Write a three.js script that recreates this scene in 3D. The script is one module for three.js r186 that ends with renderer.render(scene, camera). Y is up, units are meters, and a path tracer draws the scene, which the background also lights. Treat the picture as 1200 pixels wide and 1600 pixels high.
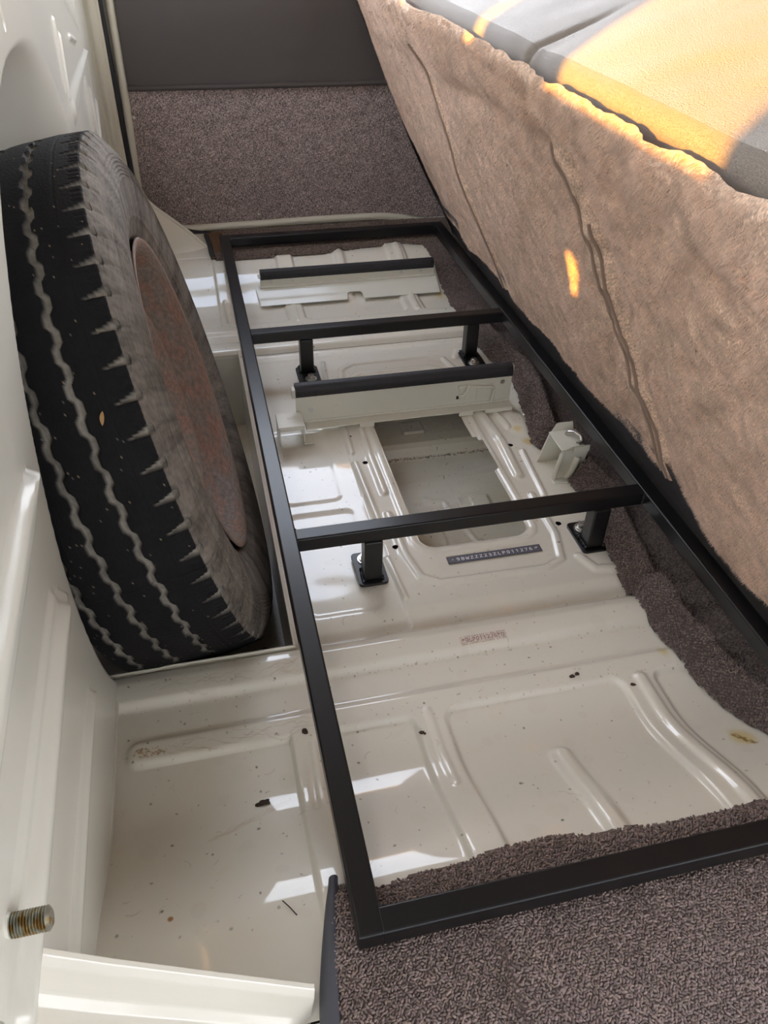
import * as THREE from 'three';
import { RoundedBoxGeometry } from 'three/addons/geometries/RoundedBoxGeometry.js';
import { mergeGeometries, mergeVertices, toCreasedNormals } from 'three/addons/utils/BufferGeometryUtils.js';
import { ImprovedNoise } from 'three/addons/math/ImprovedNoise.js';

// ------------------------------------------------------------------ camera, sky, sun, exposure
const scene = new THREE.Scene();
const camera = new THREE.PerspectiveCamera(65.44, 0.75, 0.05, 100);
camera.rotation.order = 'YXZ';
camera.position.set(-0.0519, 0.7226, 1.7465);
camera.rotation.set(-0.68475, -0.24371, 0.0241);
scene.add(camera);

{ // plain evening sky: pale blue overhead, cream towards the horizon all the way round
  const W = 8, H = 64, d = new Float32Array(W * H * 4);
  for (let j = 0; j < H; j++) {
    const e = (j + 0.5) / H * 2 - 1, k = Math.pow(Math.max(0, e), 0.55);
    const c = [0.99 - 0.40 * k, 0.97 - 0.25 * k, 0.935 + 0.03 * k];
    for (let i = 0; i < W; i++) d.set([c[0], c[1], c[2], 1], (j * W + i) * 4);
  }
  const t = new THREE.DataTexture(d, W, H, THREE.RGBAFormat, THREE.FloatType);
  t.mapping = THREE.EquirectangularReflectionMapping; t.magFilter = THREE.LinearFilter; t.needsUpdate = true;
  scene.background = t; scene.environment = t;
}
const SKY = 2.0;
scene.backgroundIntensity = SKY; scene.environmentIntensity = SKY;
const sun = new THREE.DirectionalLight(new THREE.Color(1.0, 0.45, 0.06), 6.4);
sun.position.set(-3, 3 * 0.2 + 0.5, 3 * 0.7 + 1);
sun.target.position.set(0, 0.5, 1);
sun.castShadow = true; sun.shadow.radius = 3;
Object.assign(sun.shadow.camera, { left: -2, right: 2, top: 2, bottom: -2, near: 0.1, far: 8 });
scene.add(sun, sun.target);

const renderer = new THREE.WebGLRenderer({ antialias: true });
renderer.toneMapping = THREE.LinearToneMapping;
renderer.toneMappingExposure = 4.4;
renderer.shadowMap.enabled = true;

// ------------------------------------------------------------------ helpers
let seed = 7;
const rnd = () => { seed = (seed + 0x6d2b79f5) | 0; let t = Math.imul(seed ^ (seed >>> 15), 1 | seed); t = (t + Math.imul(t ^ (t >>> 7), 61 | t)) ^ t; return ((t ^ (t >>> 14)) >>> 0) / 4294967296; };
const rr = (a, b) => a + (b - a) * rnd();
const noise = new ImprovedNoise();
const N = (x, y, z = 0.37) => noise.noise(x, y, z);
const fbm = (x, y, z = 0.37) => N(x, y, z) + 0.5 * N(x * 2.03, y * 2.03, z + 3.1) + 0.25 * N(x * 4.1, y * 4.1, z + 7.7);
const clamp = (x, a = 0, b = 1) => Math.min(b, Math.max(a, x));
const ss = (a, b, x) => { const t = clamp((x - a) / (b - a)); return t * t * (3 - 2 * t); };
const lerp = (a, b, t) => a + (b - a) * t;
const pw = (P, x) => { if (x <= P[0][0]) return P[0][1]; for (let i = 1; i < P.length; i++) if (x <= P[i][0]) return lerp(P[i - 1][1], P[i][1], (x - P[i - 1][0]) / (P[i][0] - P[i - 1][0])); return P[P.length - 1][1]; };
const V = (x, y, z) => new THREE.Vector3(x, y, z);
const used = {};
const numbered = (n) => { const k = used[n] = (used[n] ?? -1) + 1; return k ? n + '_' + String(k).padStart(3, '0') : n; };
function mesh(name, geo, m, parent = scene) {
  const o = new THREE.Mesh(Array.isArray(geo) ? mergeGeometries(geo.map((g) => { const h = g.index ? g.toNonIndexed() : g; for (const k of Object.keys(h.attributes)) if (!['position', 'normal', 'uv'].includes(k)) h.deleteAttribute(k); return h; })) : geo, m);
  o.name = parent === scene ? numbered(name) : name; o.castShadow = o.receiveShadow = true; parent.add(o); return o;
}
function part(name, geo, m, parent) { const n = parent.children.filter((c) => c.name === name || c.name.startsWith(name + '_0')).length; return mesh(n ? name + '_' + String(n).padStart(3, '0') : name, geo, m, parent); }
function group(name, x = 0, y = 0, z = 0) { const g = new THREE.Group(); g.name = numbered(name); g.position.set(x, y, z); scene.add(g); return g; }
function tag(o, label, category, grp) { Object.assign(o.userData, { label, category }); if (grp) o.userData.group = grp; return o; }
function struct(o) { o.userData.kind = 'structure'; return o; }
const box = (x0, x1, y0, y1, z0, z1, r = 0.001, seg = 2) => { const g = new RoundedBoxGeometry(Math.abs(x1 - x0), Math.abs(y1 - y0), Math.abs(z1 - z0), seg, Math.min(r, Math.abs(x1 - x0) / 2.01, Math.abs(y1 - y0) / 2.01, Math.abs(z1 - z0) / 2.01)); g.translate((x0 + x1) / 2, (y0 + y1) / 2, (z0 + z1) / 2); return g; };
const tube = (pts, r, seg = 40, rad = 10, closed = false) => new THREE.TubeGeometry(new THREE.CatmullRomCurve3(pts.map((p) => V(...p)), closed, 'catmullrom', 0.2), seg, r, rad, closed);
// surface from a function f(u,v)->[x,y,z]; keep(u,v) may drop cells; uv in metres through uvf
function sheet(nu, nv, f, uvf, keep, flip) {
  const P = new Float32Array((nu + 1) * (nv + 1) * 3), U = new Float32Array((nu + 1) * (nv + 1) * 2), I = [];
  for (let j = 0, k = 0; j <= nv; j++) for (let i = 0; i <= nu; i++, k++) {
    const p = f(i / nu, j / nv); P.set(p, k * 3); U.set(uvf ? uvf(p, i / nu, j / nv) : [p[0], p[2]], k * 2);
  }
  for (let j = 0; j < nv; j++) for (let i = 0; i < nu; i++) {
    if (keep && !keep((i + 0.5) / nu, (j + 0.5) / nv)) continue;
    const a = j * (nu + 1) + i, b = a + 1, c = a + nu + 1, d = c + 1;
    if (flip) I.push(a, b, c, b, d, c); else I.push(a, c, b, b, c, d);
  }
  const g = new THREE.BufferGeometry();
  g.setAttribute('position', new THREE.BufferAttribute(P, 3)); g.setAttribute('uv', new THREE.BufferAttribute(U, 2)); g.setIndex(I); g.computeVertexNormals();
  return g;
}
// distance to a polyline in the plane
function dLine(x, y, L) { let d = 1e9; for (let i = 1; i < L.length; i++) { const [ax, ay] = L[i - 1], [bx, by] = L[i], ex = bx - ax, ey = by - ay, t = clamp(((x - ax) * ex + (y - ay) * ey) / (ex * ex + ey * ey || 1)); d = Math.min(d, Math.hypot(x - ax - t * ex, y - ay - t * ey)); } return d; }
const bead = (x, y, L, r, h) => { const d = dLine(x, y, L); return d >= r ? 0 : h * (1 - ss(0.25, 1, d / r)); };
const sdBox = (x, y, x0, x1, y0, y1, r) => { const qx = Math.abs(x - (x0 + x1) / 2) - (x1 - x0) / 2 + r, qy = Math.abs(y - (y0 + y1) / 2) - (y1 - y0) / 2 + r; return Math.hypot(Math.max(qx, 0), Math.max(qy, 0)) + Math.min(Math.max(qx, qy), 0) - r; };
function canvasTex(w, h, draw, srgb = true) { const c = document.createElement('canvas'); c.width = w; c.height = h; draw(c.getContext('2d'), w, h); const t = new THREE.CanvasTexture(c); if (srgb) t.colorSpace = THREE.SRGBColorSpace; t.wrapS = t.wrapT = THREE.RepeatWrapping; return t; }
function dataTex(n, f, srgb, metres) {
  const d = new Uint8Array(n * n * 4);
  for (let j = 0, k = 0; j < n; j++) for (let i = 0; i < n; i++, k += 4) { const c = f(i, j, n); const a = Array.isArray(c) ? c : [c, c, c]; d[k] = clamp(a[0]) * 255; d[k + 1] = clamp(a[1]) * 255; d[k + 2] = clamp(a[2]) * 255; d[k + 3] = 255; }
  const t = new THREE.DataTexture(d, n, n); t.magFilter = THREE.LinearFilter; t.minFilter = THREE.LinearMipmapLinearFilter; t.wrapS = t.wrapT = THREE.RepeatWrapping; if (srgb) t.colorSpace = THREE.SRGBColorSpace;
  if (metres) t.repeat.set(1 / metres, 1 / metres); t.needsUpdate = true; return t;
}
// ------------------------------------------------------------------ materials
const CREAM = [229, 223, 208];
const css = (r, g, b, a = 1) => `rgba(${r},${g},${b},${a})`;
// floor map covers x -0.25..0.65, z -0.15..1.6 (metres)
const FX0 = -0.25, FX1 = 0.65, FZ0 = -0.15, FZ1 = 1.6;
const floorMap = canvasTex(1053, 2048, (g, w, h) => {
  const X = (x) => (x - FX0) / (FX1 - FX0) * w, Z = (z) => (z - FZ0) / (FZ1 - FZ0) * h, S = w / (FX1 - FX0);
  g.fillStyle = css(...CREAM); g.fillRect(0, 0, w, h);
  // faint grubby patches
  for (let i = 0; i < 900; i++) { const x = rr(-0.22, 0.5), z = rr(0, 1.45), r = rr(0.002, 0.012); g.fillStyle = css(168, 150, 120, rr(0.01, 0.05)); g.beginPath(); g.ellipse(X(x), Z(z), r * S, r * S * rr(0.3, 1), rr(0, 3), 0, 7); g.fill(); }
  // specks and grit
  for (let i = 0; i < 2300; i++) { const x = rr(-0.22, 0.5), z = rr(0, 1.45), r = Math.pow(rnd(), 3) * 0.0014 + 0.00035; g.fillStyle = css(lerp(50, 110, rnd()), 70, 50, rr(0.15, 0.75)); g.beginPath(); g.ellipse(X(x), Z(z), r * S, r * S * rr(0.4, 1), rr(0, 3), 0, 7); g.fill(); }
  // grit caught in the creases before the folds
  for (const [z, n] of [[1.168, 110], [1.241, 110], [1.113, 70], [0.336, 50], [0.39, 50]]) for (let i = 0; i < n; i++) { const x = rr(-0.2, 0.44), dz = rr(-0.003, 0.004) + (z > 1.2 ? rr(-0.02, 0.003) : 0), r = rr(0.0003, 0.0011); g.fillStyle = css(110, 84, 58, rr(0.1, 0.5)); g.beginPath(); g.arc(X(x), Z(z + dz), r * S, 0, 7); g.fill(); }
  // hairs and scratches
  g.lineWidth = 1;
  for (let i = 0; i < 90; i++) { const x = rr(-0.2, 0.42), z = rr(0.6, 1.43), a = rr(0, 6.3), l = rr(0.003, 0.010); g.strokeStyle = css(120, 102, 80, rr(0.1, 0.35)); g.beginPath(); g.moveTo(X(x), Z(z)); g.quadraticCurveTo(X(x + l * Math.cos(a)), Z(z + l * Math.sin(a)), X(x + l * Math.cos(a + 0.7) * 1.5), Z(z + l * Math.sin(a + 0.7) * 1.5)); g.stroke(); }
  // dried crack lines on the ridges left of the frame
  for (const z0 of [1.15, 1.226]) for (let i = 0; i < 26; i++) { let x = rr(-0.18, 0.0), z = z0 + rr(-0.008, 0.008); g.strokeStyle = css(165, 143, 115, rr(0.12, 0.35)); g.beginPath(); g.moveTo(X(x), Z(z)); for (let k = 0; k < 5; k++) { x += rr(0.002, 0.008); z += rr(-0.004, 0.004); g.lineTo(X(x), Z(z)); } g.stroke(); }
  // rust speckle on the rounded rib end, stain trails
  for (let i = 0; i < 70; i++) { const a = rr(0, 7), r = Math.sqrt(rnd()); g.fillStyle = css(rr(110, 190), rr(80, 130), 60, rr(0.3, 0.8)); g.beginPath(); g.ellipse(X(-0.166 + 0.018 * r * Math.cos(a)), Z(1.226 + 0.006 * r * Math.sin(a)), rr(0.5, 2.4), rr(0.4, 1.2), rr(0, 3), 0, 7); g.fill(); }
  for (let i = 0; i < 60; i++) { const t = rnd(); g.strokeStyle = css(170, 135, 95, rr(0.04, 0.16)); const x = lerp(-0.115, -0.05, t), z = lerp(1.345, 1.318, t); g.beginPath(); g.moveTo(X(x), Z(z + rr(-0.003, 0.003))); g.lineTo(X(x + rr(0.006, 0.02)), Z(z - rr(0.002, 0.01))); g.stroke(); }
  g.fillStyle = css(150, 92, 46, 0.8); g.beginPath(); g.arc(X(-0.143), Z(1.424), 2.6, 0, 7); g.fill();
  // dried glue along the carpet edge
  for (const [x, z, rx, rz, a] of [[0.432, 0.762, 0.013, 0.010, 0.75], [0.424, 0.727, 0.005, 0.012, 0.5], [0.44, 1.35, 0.016, 0.012, 0.5], [0.425, 1.215, 0.004, 0.012, 0.5], [0.447, 0.2, 0.006, 0.03, 0.5], [0.44, 0.36, 0.006, 0.012, 0.4], [0.43, 1.01, 0.005, 0.02, 0.35]]) for (let i = 0; i < 22; i++) { g.fillStyle = css(205, 176, 92, a * rr(0.03, 0.12)); g.beginPath(); g.ellipse(X(x + rr(-1, 1) * rx * 0.3), Z(z + rr(-1, 1) * rz * 0.3), rx * S * rr(0.5, 1), rz * S * rr(0.5, 1), rr(0, 3), 0, 7); g.fill(); }
  for (let i = 0; i < 45; i++) { g.fillStyle = css(120, 88, 40, rr(0.3, 0.7)); g.beginPath(); g.ellipse(X(0.44 + 0.01 * (i / 45 - 0.5) + rr(-0.003, 0.003)), Z(1.352 + 0.02 * (i / 45 - 0.5)), rr(1, 3), rr(0.6, 1.6), 0.8, 0, 7); g.fill(); }
});
floorMap.wrapS = floorMap.wrapT = THREE.ClampToEdgeWrapping;
const floorUV = (p) => [(p[0] - FX0) / (FX1 - FX0), 1 - (p[2] - FZ0) / (FZ1 - FZ0)];
const paintRough = dataTex(256, (i, j) => 0.5 + 0.35 * fbm(i / 256 * 8, j / 256 * 8, 2.2), false, 0.5);
const M = {};
const std = (o) => new THREE.MeshStandardMaterial({ side: THREE.DoubleSide, ...o });
const phy = (o) => new THREE.MeshPhysicalMaterial({ side: THREE.DoubleSide, ...o });
M.floor = phy({ map: floorMap, roughness: 0.42, clearcoat: 1, clearcoatRoughness: 0.045 });
M.paint = phy({ color: new THREE.Color().setRGB(0.74, 0.70, 0.60), roughness: 0.4, clearcoat: 0.7, clearcoatRoughness: 0.09 });
M.wallPaint = phy({ color: new THREE.Color().setRGB(0.71, 0.685, 0.60), roughness: 0.4, clearcoat: 0.6, clearcoatRoughness: 0.13 });
M.railPaint = phy({ color: new THREE.Color().setRGB(0.72, 0.70, 0.60), roughness: 0.4, clearcoat: 0.5, clearcoatRoughness: 0.15 });
const boxMap = dataTex(512, (i, j) => { const x = i / 512, y = j / 512; const d = clamp(0.5 + 0.5 * fbm(x * 7, y * 7, 5.5)) * 0.5, s = rnd() < 0.012 ? 0.55 : 0; const k = 1 - d * 0.10 - s; return [0.90 * k, 0.87 * k - 0.01, 0.80 * k - 0.02]; }, true, 0.3);
M.boxPaint = phy({ map: boxMap, roughness: 0.5, clearcoat: 0.3, clearcoatRoughness: 0.2 });
const hatchMap = canvasTex(680, 1080, (g, w, h) => {
  g.fillStyle = css(...CREAM); g.fillRect(0, 0, w, h);
  const Z = (z) => (z - 0.54) / 0.54 * h;
  for (let i = 0; i < 500; i++) { g.fillStyle = css(160, 140, 110, rr(0.01, 0.05)); g.beginPath(); g.ellipse(rr(0, w), rr(0, h), rr(4, 46), rr(2, 16), rr(-0.2, 0.2), 0, 7); g.fill(); }
  const speck = (x, y, r, a) => { g.fillStyle = css(rr(50, 105), rr(40, 75), 42, a); g.beginPath(); g.ellipse(x, y, r, r * rr(0.4, 1), rr(0, 3), 0, 7); g.fill(); };
  for (let i = 0; i < 700; i++) speck(rr(0, w), rr(0, h), rr(0.5, 2.4), rr(0.2, 0.7));
  for (let i = 0; i < 620; i++) { const x = Math.pow(rnd(), 1.3) * w; speck(x, Z(0.583) + rr(-1, 1) * rr(0, 9), rr(0.6, 3), rr(0.2, 0.8)); }
  for (let i = 0; i < 380; i++) { const x = lerp(0.10, 0.62, rnd()) * w; speck(x, Z(0.76 + 0.006 * Math.sin(x / 60)) + rr(-1, 1) * rr(0, 26), rr(0.5, 2), rr(0.15, 0.6)); }
  for (let i = 0; i < 240; i++) speck(rr(0.25, 0.6) * w, Z(rr(0.93, 0.975)), rr(0.6, 3), rr(0.2, 0.7));
  g.lineWidth = 2; for (let i = 0; i < 22; i++) { const x = rr(0, w), y = rr(0, h), a = rr(0, 6); g.strokeStyle = css(80, 66, 50, rr(0.4, 0.8)); g.beginPath(); g.moveTo(x, y); g.lineTo(x + rr(8, 26) * Math.cos(a), y + rr(8, 26) * Math.sin(a)); g.stroke(); }
});
M.hatch = phy({ map: hatchMap, roughness: 0.45, clearcoat: 0.4, clearcoatRoughness: 0.2 });
M.black = phy({ color: new THREE.Color().setRGB(0.006, 0.006, 0.007), roughness: 0.38, specularIntensity: 0.7, clearcoat: 0.25, clearcoatRoughness: 0.2 });
M.rubber = std({ color: new THREE.Color().setRGB(0.018, 0.018, 0.021), roughness: 0.6, bumpMap: dataTex(256, (i, j) => 0.5 + 0.5 * fbm(i / 14, j / 60, 1.1), false, 0.12), bumpScale: 0.0006 });
M.greyRubber = std({ color: new THREE.Color().setRGB(0.075, 0.075, 0.088), roughness: 0.5 });
M.dark = std({ color: new THREE.Color().setRGB(0.012, 0.011, 0.010), roughness: 0.85 });
M.zinc = std({ color: new THREE.Color().setRGB(0.62, 0.61, 0.58), metalness: 1, roughness: 0.3 });
M.liner = std({ color: new THREE.Color().setRGB(0.24, 0.20, 0.165), roughness: 0.9 });
M.outside = std({ color: new THREE.Color().setRGB(0.26, 0.25, 0.23), roughness: 0.9 });

// ------------------------------------------------------------------ floor pressings
const ZC = 0.7515;                                   // the floor is symmetrical about this line
const nearZ = (z) => (z >= ZC ? z : 2 * ZC - z);
const LIP = [[1.055, 0], [1.08, -0.0006], [1.095, -0.0035], [1.113, -0.004], [1.117, -0.002], [1.124, 0.0088], [1.137, 0.0113], [1.150, 0.0104], [1.161, 0.0084], [1.167, 0.0006], [1.172, 0]];
const lip = (m) => (pw(LIP, m - 0.0022) + 2 * pw(LIP, m) + pw(LIP, m + 0.0022)) / 4;
const rise = (m) => 0.056 * ss(1.285, 1.455, m);
const inset = (d, w) => 1 - ss(-w, w, d);
function floorH(x, z) {
  const m = nearZ(z), far = z < ZC;
  let y = lip(m) + rise(m);
  if (m > 1.11) {                                     // arch panels beyond the fold
    const rib = inset(sdBox(x, m, -0.187, 0.9, 1.210, 1.2395, 0.012), 0.005);
    const land = x > -0.021 ? ss(1.203, 1.217, m) : 0;
    let up = Math.max(rib, land);
    const p1 = inset(sdBox(x, m, 0.004, 0.112, 1.240, 1.9, 0.012), 0.003), p2 = inset(sdBox(x, m, 0.147, 0.357, 1.238, 1.9, 0.016), 0.003), p3 = inset(sdBox(x, m, 0.397, 0.9, 1.240, 1.9, 0.012), 0.004), p0 = inset(sdBox(x, m, -0.6, -0.022, 1.2405, 1.9, 0.012), 0.003);
    const low = Math.max(p1, p2, p3, m > 1.2405 ? p0 : 0);
    up = Math.max(0, up - low);
    y += 0.0055 * up;
    y += bead(x, m, [[0.129, 1.238], [0.131, 1.335]], 0.006, 0.002) + bead(x, m, [[0.380, 1.245], [0.381, 1.32], [0.383, 1.46]], 0.010, 0.0035);
    y += bead(x, m, [[0.250, 1.322], [0.250, 1.50]], 0.015, 0.0065);
    y -= bead(x, m, [[-0.006, 1.252], [-0.008, 1.33]], 0.005, 0.0016);
  } else {
    y += x > 0.1415 + 0.004 * Math.sin((m - 0.9) * 9) ? 0.0016 : 0;                 // overlapping sheet at the welded seam
    const s = 1 - ss(-0.006, 0.006, sdBox(x, z, 0.026, 0.108, 0.656, 0.845, 0.012)); y -= 0.0022 * s;
    y -= 0.0022 * (1 - ss(-0.006, 0.006, sdBox(x, z, 0.026, 0.118, 0.872, 1.07, 0.012)));
    y += bead(x, m, [[0.1445, 0.765], [0.149, 0.905]], 0.006, 0.0035);
    y += bead(x, m, [[0.170, 0.66], [0.172, 0.847]], 0.0075, 0.0035);
    y += bead(x, m, [[0.1425, 0.985], [0.149, 1.062]], 0.0055, 0.003);
    y += bead(x, m, [[0.166, 0.895], [0.168, 0.98], [0.178, 1.030], [0.20, 1.045], [0.345, 1.047], [0.372, 1.035], [0.384, 0.985], [0.384, 0.895]], 0.0075, 0.003);
    y += bead(x, m, [[0.392, 0.66], [0.382, 0.845]], 0.011, 0.0045);
    y += bead(x, m, [[0.411, 0.785], [0.402, 0.90]], 0.006, 0.003);
    y += 0.006 * (1 - ss(0.3, 1, Math.hypot((x - 0.432) / 0.03, (m - (far ? 0.80 : 0.70)) / 0.045)));
    y += bead(x, m, [[0.398, 1.035], [0.41, 1.062], [0.45, 1.068]], 0.009, 0.003);
    const e = Math.abs(sdBox(x, z, 0.193, 0.353, 0.50, 0.979, 0.022) - 0.007); y += 0.002 * (1 - ss(0.002, 0.007, e));
  }
  return y + 0.0005 * N(x * 16, z * 16, 4.4);
}
const floor = struct(group('floor'));
{
  // openings of the middle sheet: the big hatch and the drilled holes
  const holes = [[0.16, 0.766, 0.0042], [0.398, 0.766, 0.0042], [0.159, 0.966, 0.0042], [0.397, 0.965, 0.0042], [0.1155, 0.99, 0.0035], [0.152, 0.69, 0.002]];
  const sd = (x, z) => { let d = sdBox(x, z, 0.194, 0.352, 0.56, 0.979, 0.024); const tab = Math.max(0.7 - 0, 0); if (x > 0.34) d = Math.max(d, -sdBox(x, z, 0.345, 0.37, 0.56, 0.732, 0.001)); if (x > 0.345) d = Math.min(d, sdBox(x, z, 0.30, 0.358, 0.742, 0.825, 0.006)); for (const [a, b, r] of holes) d = Math.min(d, Math.hypot(x - a, z - b) - r); return d; };
  const x0 = 0.002, x1 = 0.64, z0 = 0.386, z1 = 1.118, nu = 320, nv = 366, hx = (x1 - x0) / nu;
  const P = (u, v) => {
    let x = lerp(x0, x1, u), z = lerp(z0, z1, v); const d = sd(x, z);
    if (Math.abs(d) < hx * 0.62) { const e = 4e-4, gx = (sd(x + e, z) - sd(x - e, z)) / (2 * e), gz = (sd(x, z + e) - sd(x, z - e)) / (2 * e), l = Math.hypot(gx, gz) || 1; x -= d * gx / (l * l); z -= d * gz / (l * l); }
    return [x, floorH(x, z), z];
  };
  part('floor_panel', sheet(nu, nv, P, floorUV, (u, v) => { const p = P(u, v); return sd(lerp(x0, x1, u), lerp(z0, z1, v)) > 0; }), M.floor, floor);
  for (const f of [0, 1]) {
    const q0 = f ? 0.035 : 1.1175, q1 = f ? 0.3855 : 1.525;
    part('floor_panel', sheet(410, 190, (u, v) => { const x = lerp(-0.206, 0.64, u), z = lerp(q0, q1, v); return [x, floorH(x, z), z]; }, floorUV), M.floor, floor);
    // shelf of the arch under the carpet, out to the door opening
    part('arch_top', box(-0.206, 0.64, 0.03, 0.057, f ? -0.13 : 1.526, f ? 0.037 : 1.63, 0.003), M.floor, floor);
  }
  // rounded rim of the hatch, turned down
  const rim = []; const RR = 0.023;
  const corner = (cx, cz, a0) => { for (let k = 0; k <= 8; k++) { const a = a0 + k / 8 * Math.PI / 2; rim.push([cx + RR * Math.cos(a), 0.0002, cz + RR * Math.sin(a)]); } };
  rim.push([0.352, 0.0002, 0.826]); corner(0.352 - RR, 0.979 - RR, 0); corner(0.194 + RR, 0.979 - RR, Math.PI / 2); rim.push([0.194, 0.0002, 0.66]);
  part('hatch_rim', tube(rim, 0.0016, 160, 8), M.paint, floor);
  for (const [a, b, r] of holes) part('hole_plug', new THREE.CylinderGeometry(r + 0.002, r + 0.002, 0.014, 18, 1, true).translate(a, floorH(a, b) - 0.0085, b), M.dark, floor), part('hole_plug', new THREE.CircleGeometry(r + 0.002, 18).rotateX(-Math.PI / 2).translate(a, floorH(a, b) - 0.015, b), M.dark, floor);
  // box under the hatch
  const bx = [[0.13, -0.001, 0.54], [0.43, -0.001, 0.54]];
  const prof = [[0.44, -0.112], [0.50, -0.113], [0.54, -0.114], [0.562, -0.116], [0.570, -0.122], [0.578, -0.136], [0.588, -0.139], [0.66, -0.138], [0.80, -0.138], [0.93, -0.140], [1.04, -0.136], [1.06, -0.12], [1.075, -0.02], [1.076, -0.004]];
  const bot = sheet(150, 260, (u, v) => { const t = v * (prof.length - 1), i = Math.min(prof.length - 2, Math.floor(t)), k = t - i; let z = lerp(prof[i][0], prof[i + 1][0], k), y = lerp(prof[i][1], prof[i + 1][1], k); const x = lerp(0.150, 0.440, u);
    y += 0.016 * (1 - ss(0.45, 1, Math.max(Math.abs(x - 0.365) / 0.03, Math.abs(z - 0.745) / 0.034))); y += 0.004 * (1 - ss(-0.003, 0.003, sdBox(x, z, 0.18, 0.285, 0.755, 0.83, 0.01) + 0.006 * N(x * 30, z * 30)));
    y += bead(x, z, [[0.28, 0.71], [0.31, 0.72], [0.34, 0.85]], 0.006, 0.003) + 0.003 * (1 - ss(-0.002, 0.002, sdBox(x, z, 0.285, 0.325, 0.500, 0.535, 0.003))); return [x, y, z]; }, (p) => [(p[0] - 0.1) / 0.34, 1 - (p[2] - 0.54) / 0.54]);
  part('hatch_box_floor', bot, M.hatch, floor);
  for (const x of [0.150, 0.440]) part('hatch_box_side', box(x - 0.001, x + 0.001, -0.15, -0.006, 0.44, 1.08, 0.0005), M.boxPaint, floor);
  part('hatch_box_end', box(0.149, 0.441, -0.15, -0.006, 0.435, 0.44, 0.0005), M.dark, floor);
  // wheel well
  part('well_floor', sheet(40, 120, (u, v) => { const x = lerp(-0.33, 0.002, u), z = lerp(0.384, 1.12, v); return [x, -0.151 - 0.003 * bead(x, z, [[-0.04, 0.4], [-0.04, 1.1]], 0.02, 1), z]; }, (p) => [p[0], p[2]]), M.boxPaint, floor);
  part('well_side', box(-0.0015, 0.0015, -0.152, 0.0125, 0.384, 1.119, 0.001), M.paint, floor);
  part('well_side', sheet(70, 60, (u, v) => { const x = lerp(-0.33, 0.002, u), y = lerp(-0.152, 0.004, v); return [x, y, 0.3845 + bead(x, y, [[-0.058, -0.16], [-0.058, -0.028]], 0.014, 0.008)]; }, (p) => [p[0], p[1]]), M.paint, floor);
  part('well_side', box(-0.33, 0.002, -0.152, 0.009, 1.1175, 1.1192, 0.0005), M.paint, floor);
  // folded flange of the near fold beside the well
  part('fold_flange', tube([[-0.203, 0.004, 1.1185], [-0.15, 0.006, 1.1185], [-0.147, 0.009, 1.1185], [0.0, 0.009, 1.1185]], 0.0016, 40, 8), M.paint, floor);
  // weld spots on the well floor
  for (const z of [0.82, 0.9, 0.98]) part('drain_plug', new THREE.CylinderGeometry(0.006, 0.006, 0.003, 20).translate(-0.03 + 0.0, -0.1495, z), M.greyRubber, floor);
  // underbody closing everything below
  part('underbody', box(-0.36, 0.66, -0.175, -0.165, -0.15, 1.63, 0.002), M.dark, floor);
}

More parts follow.
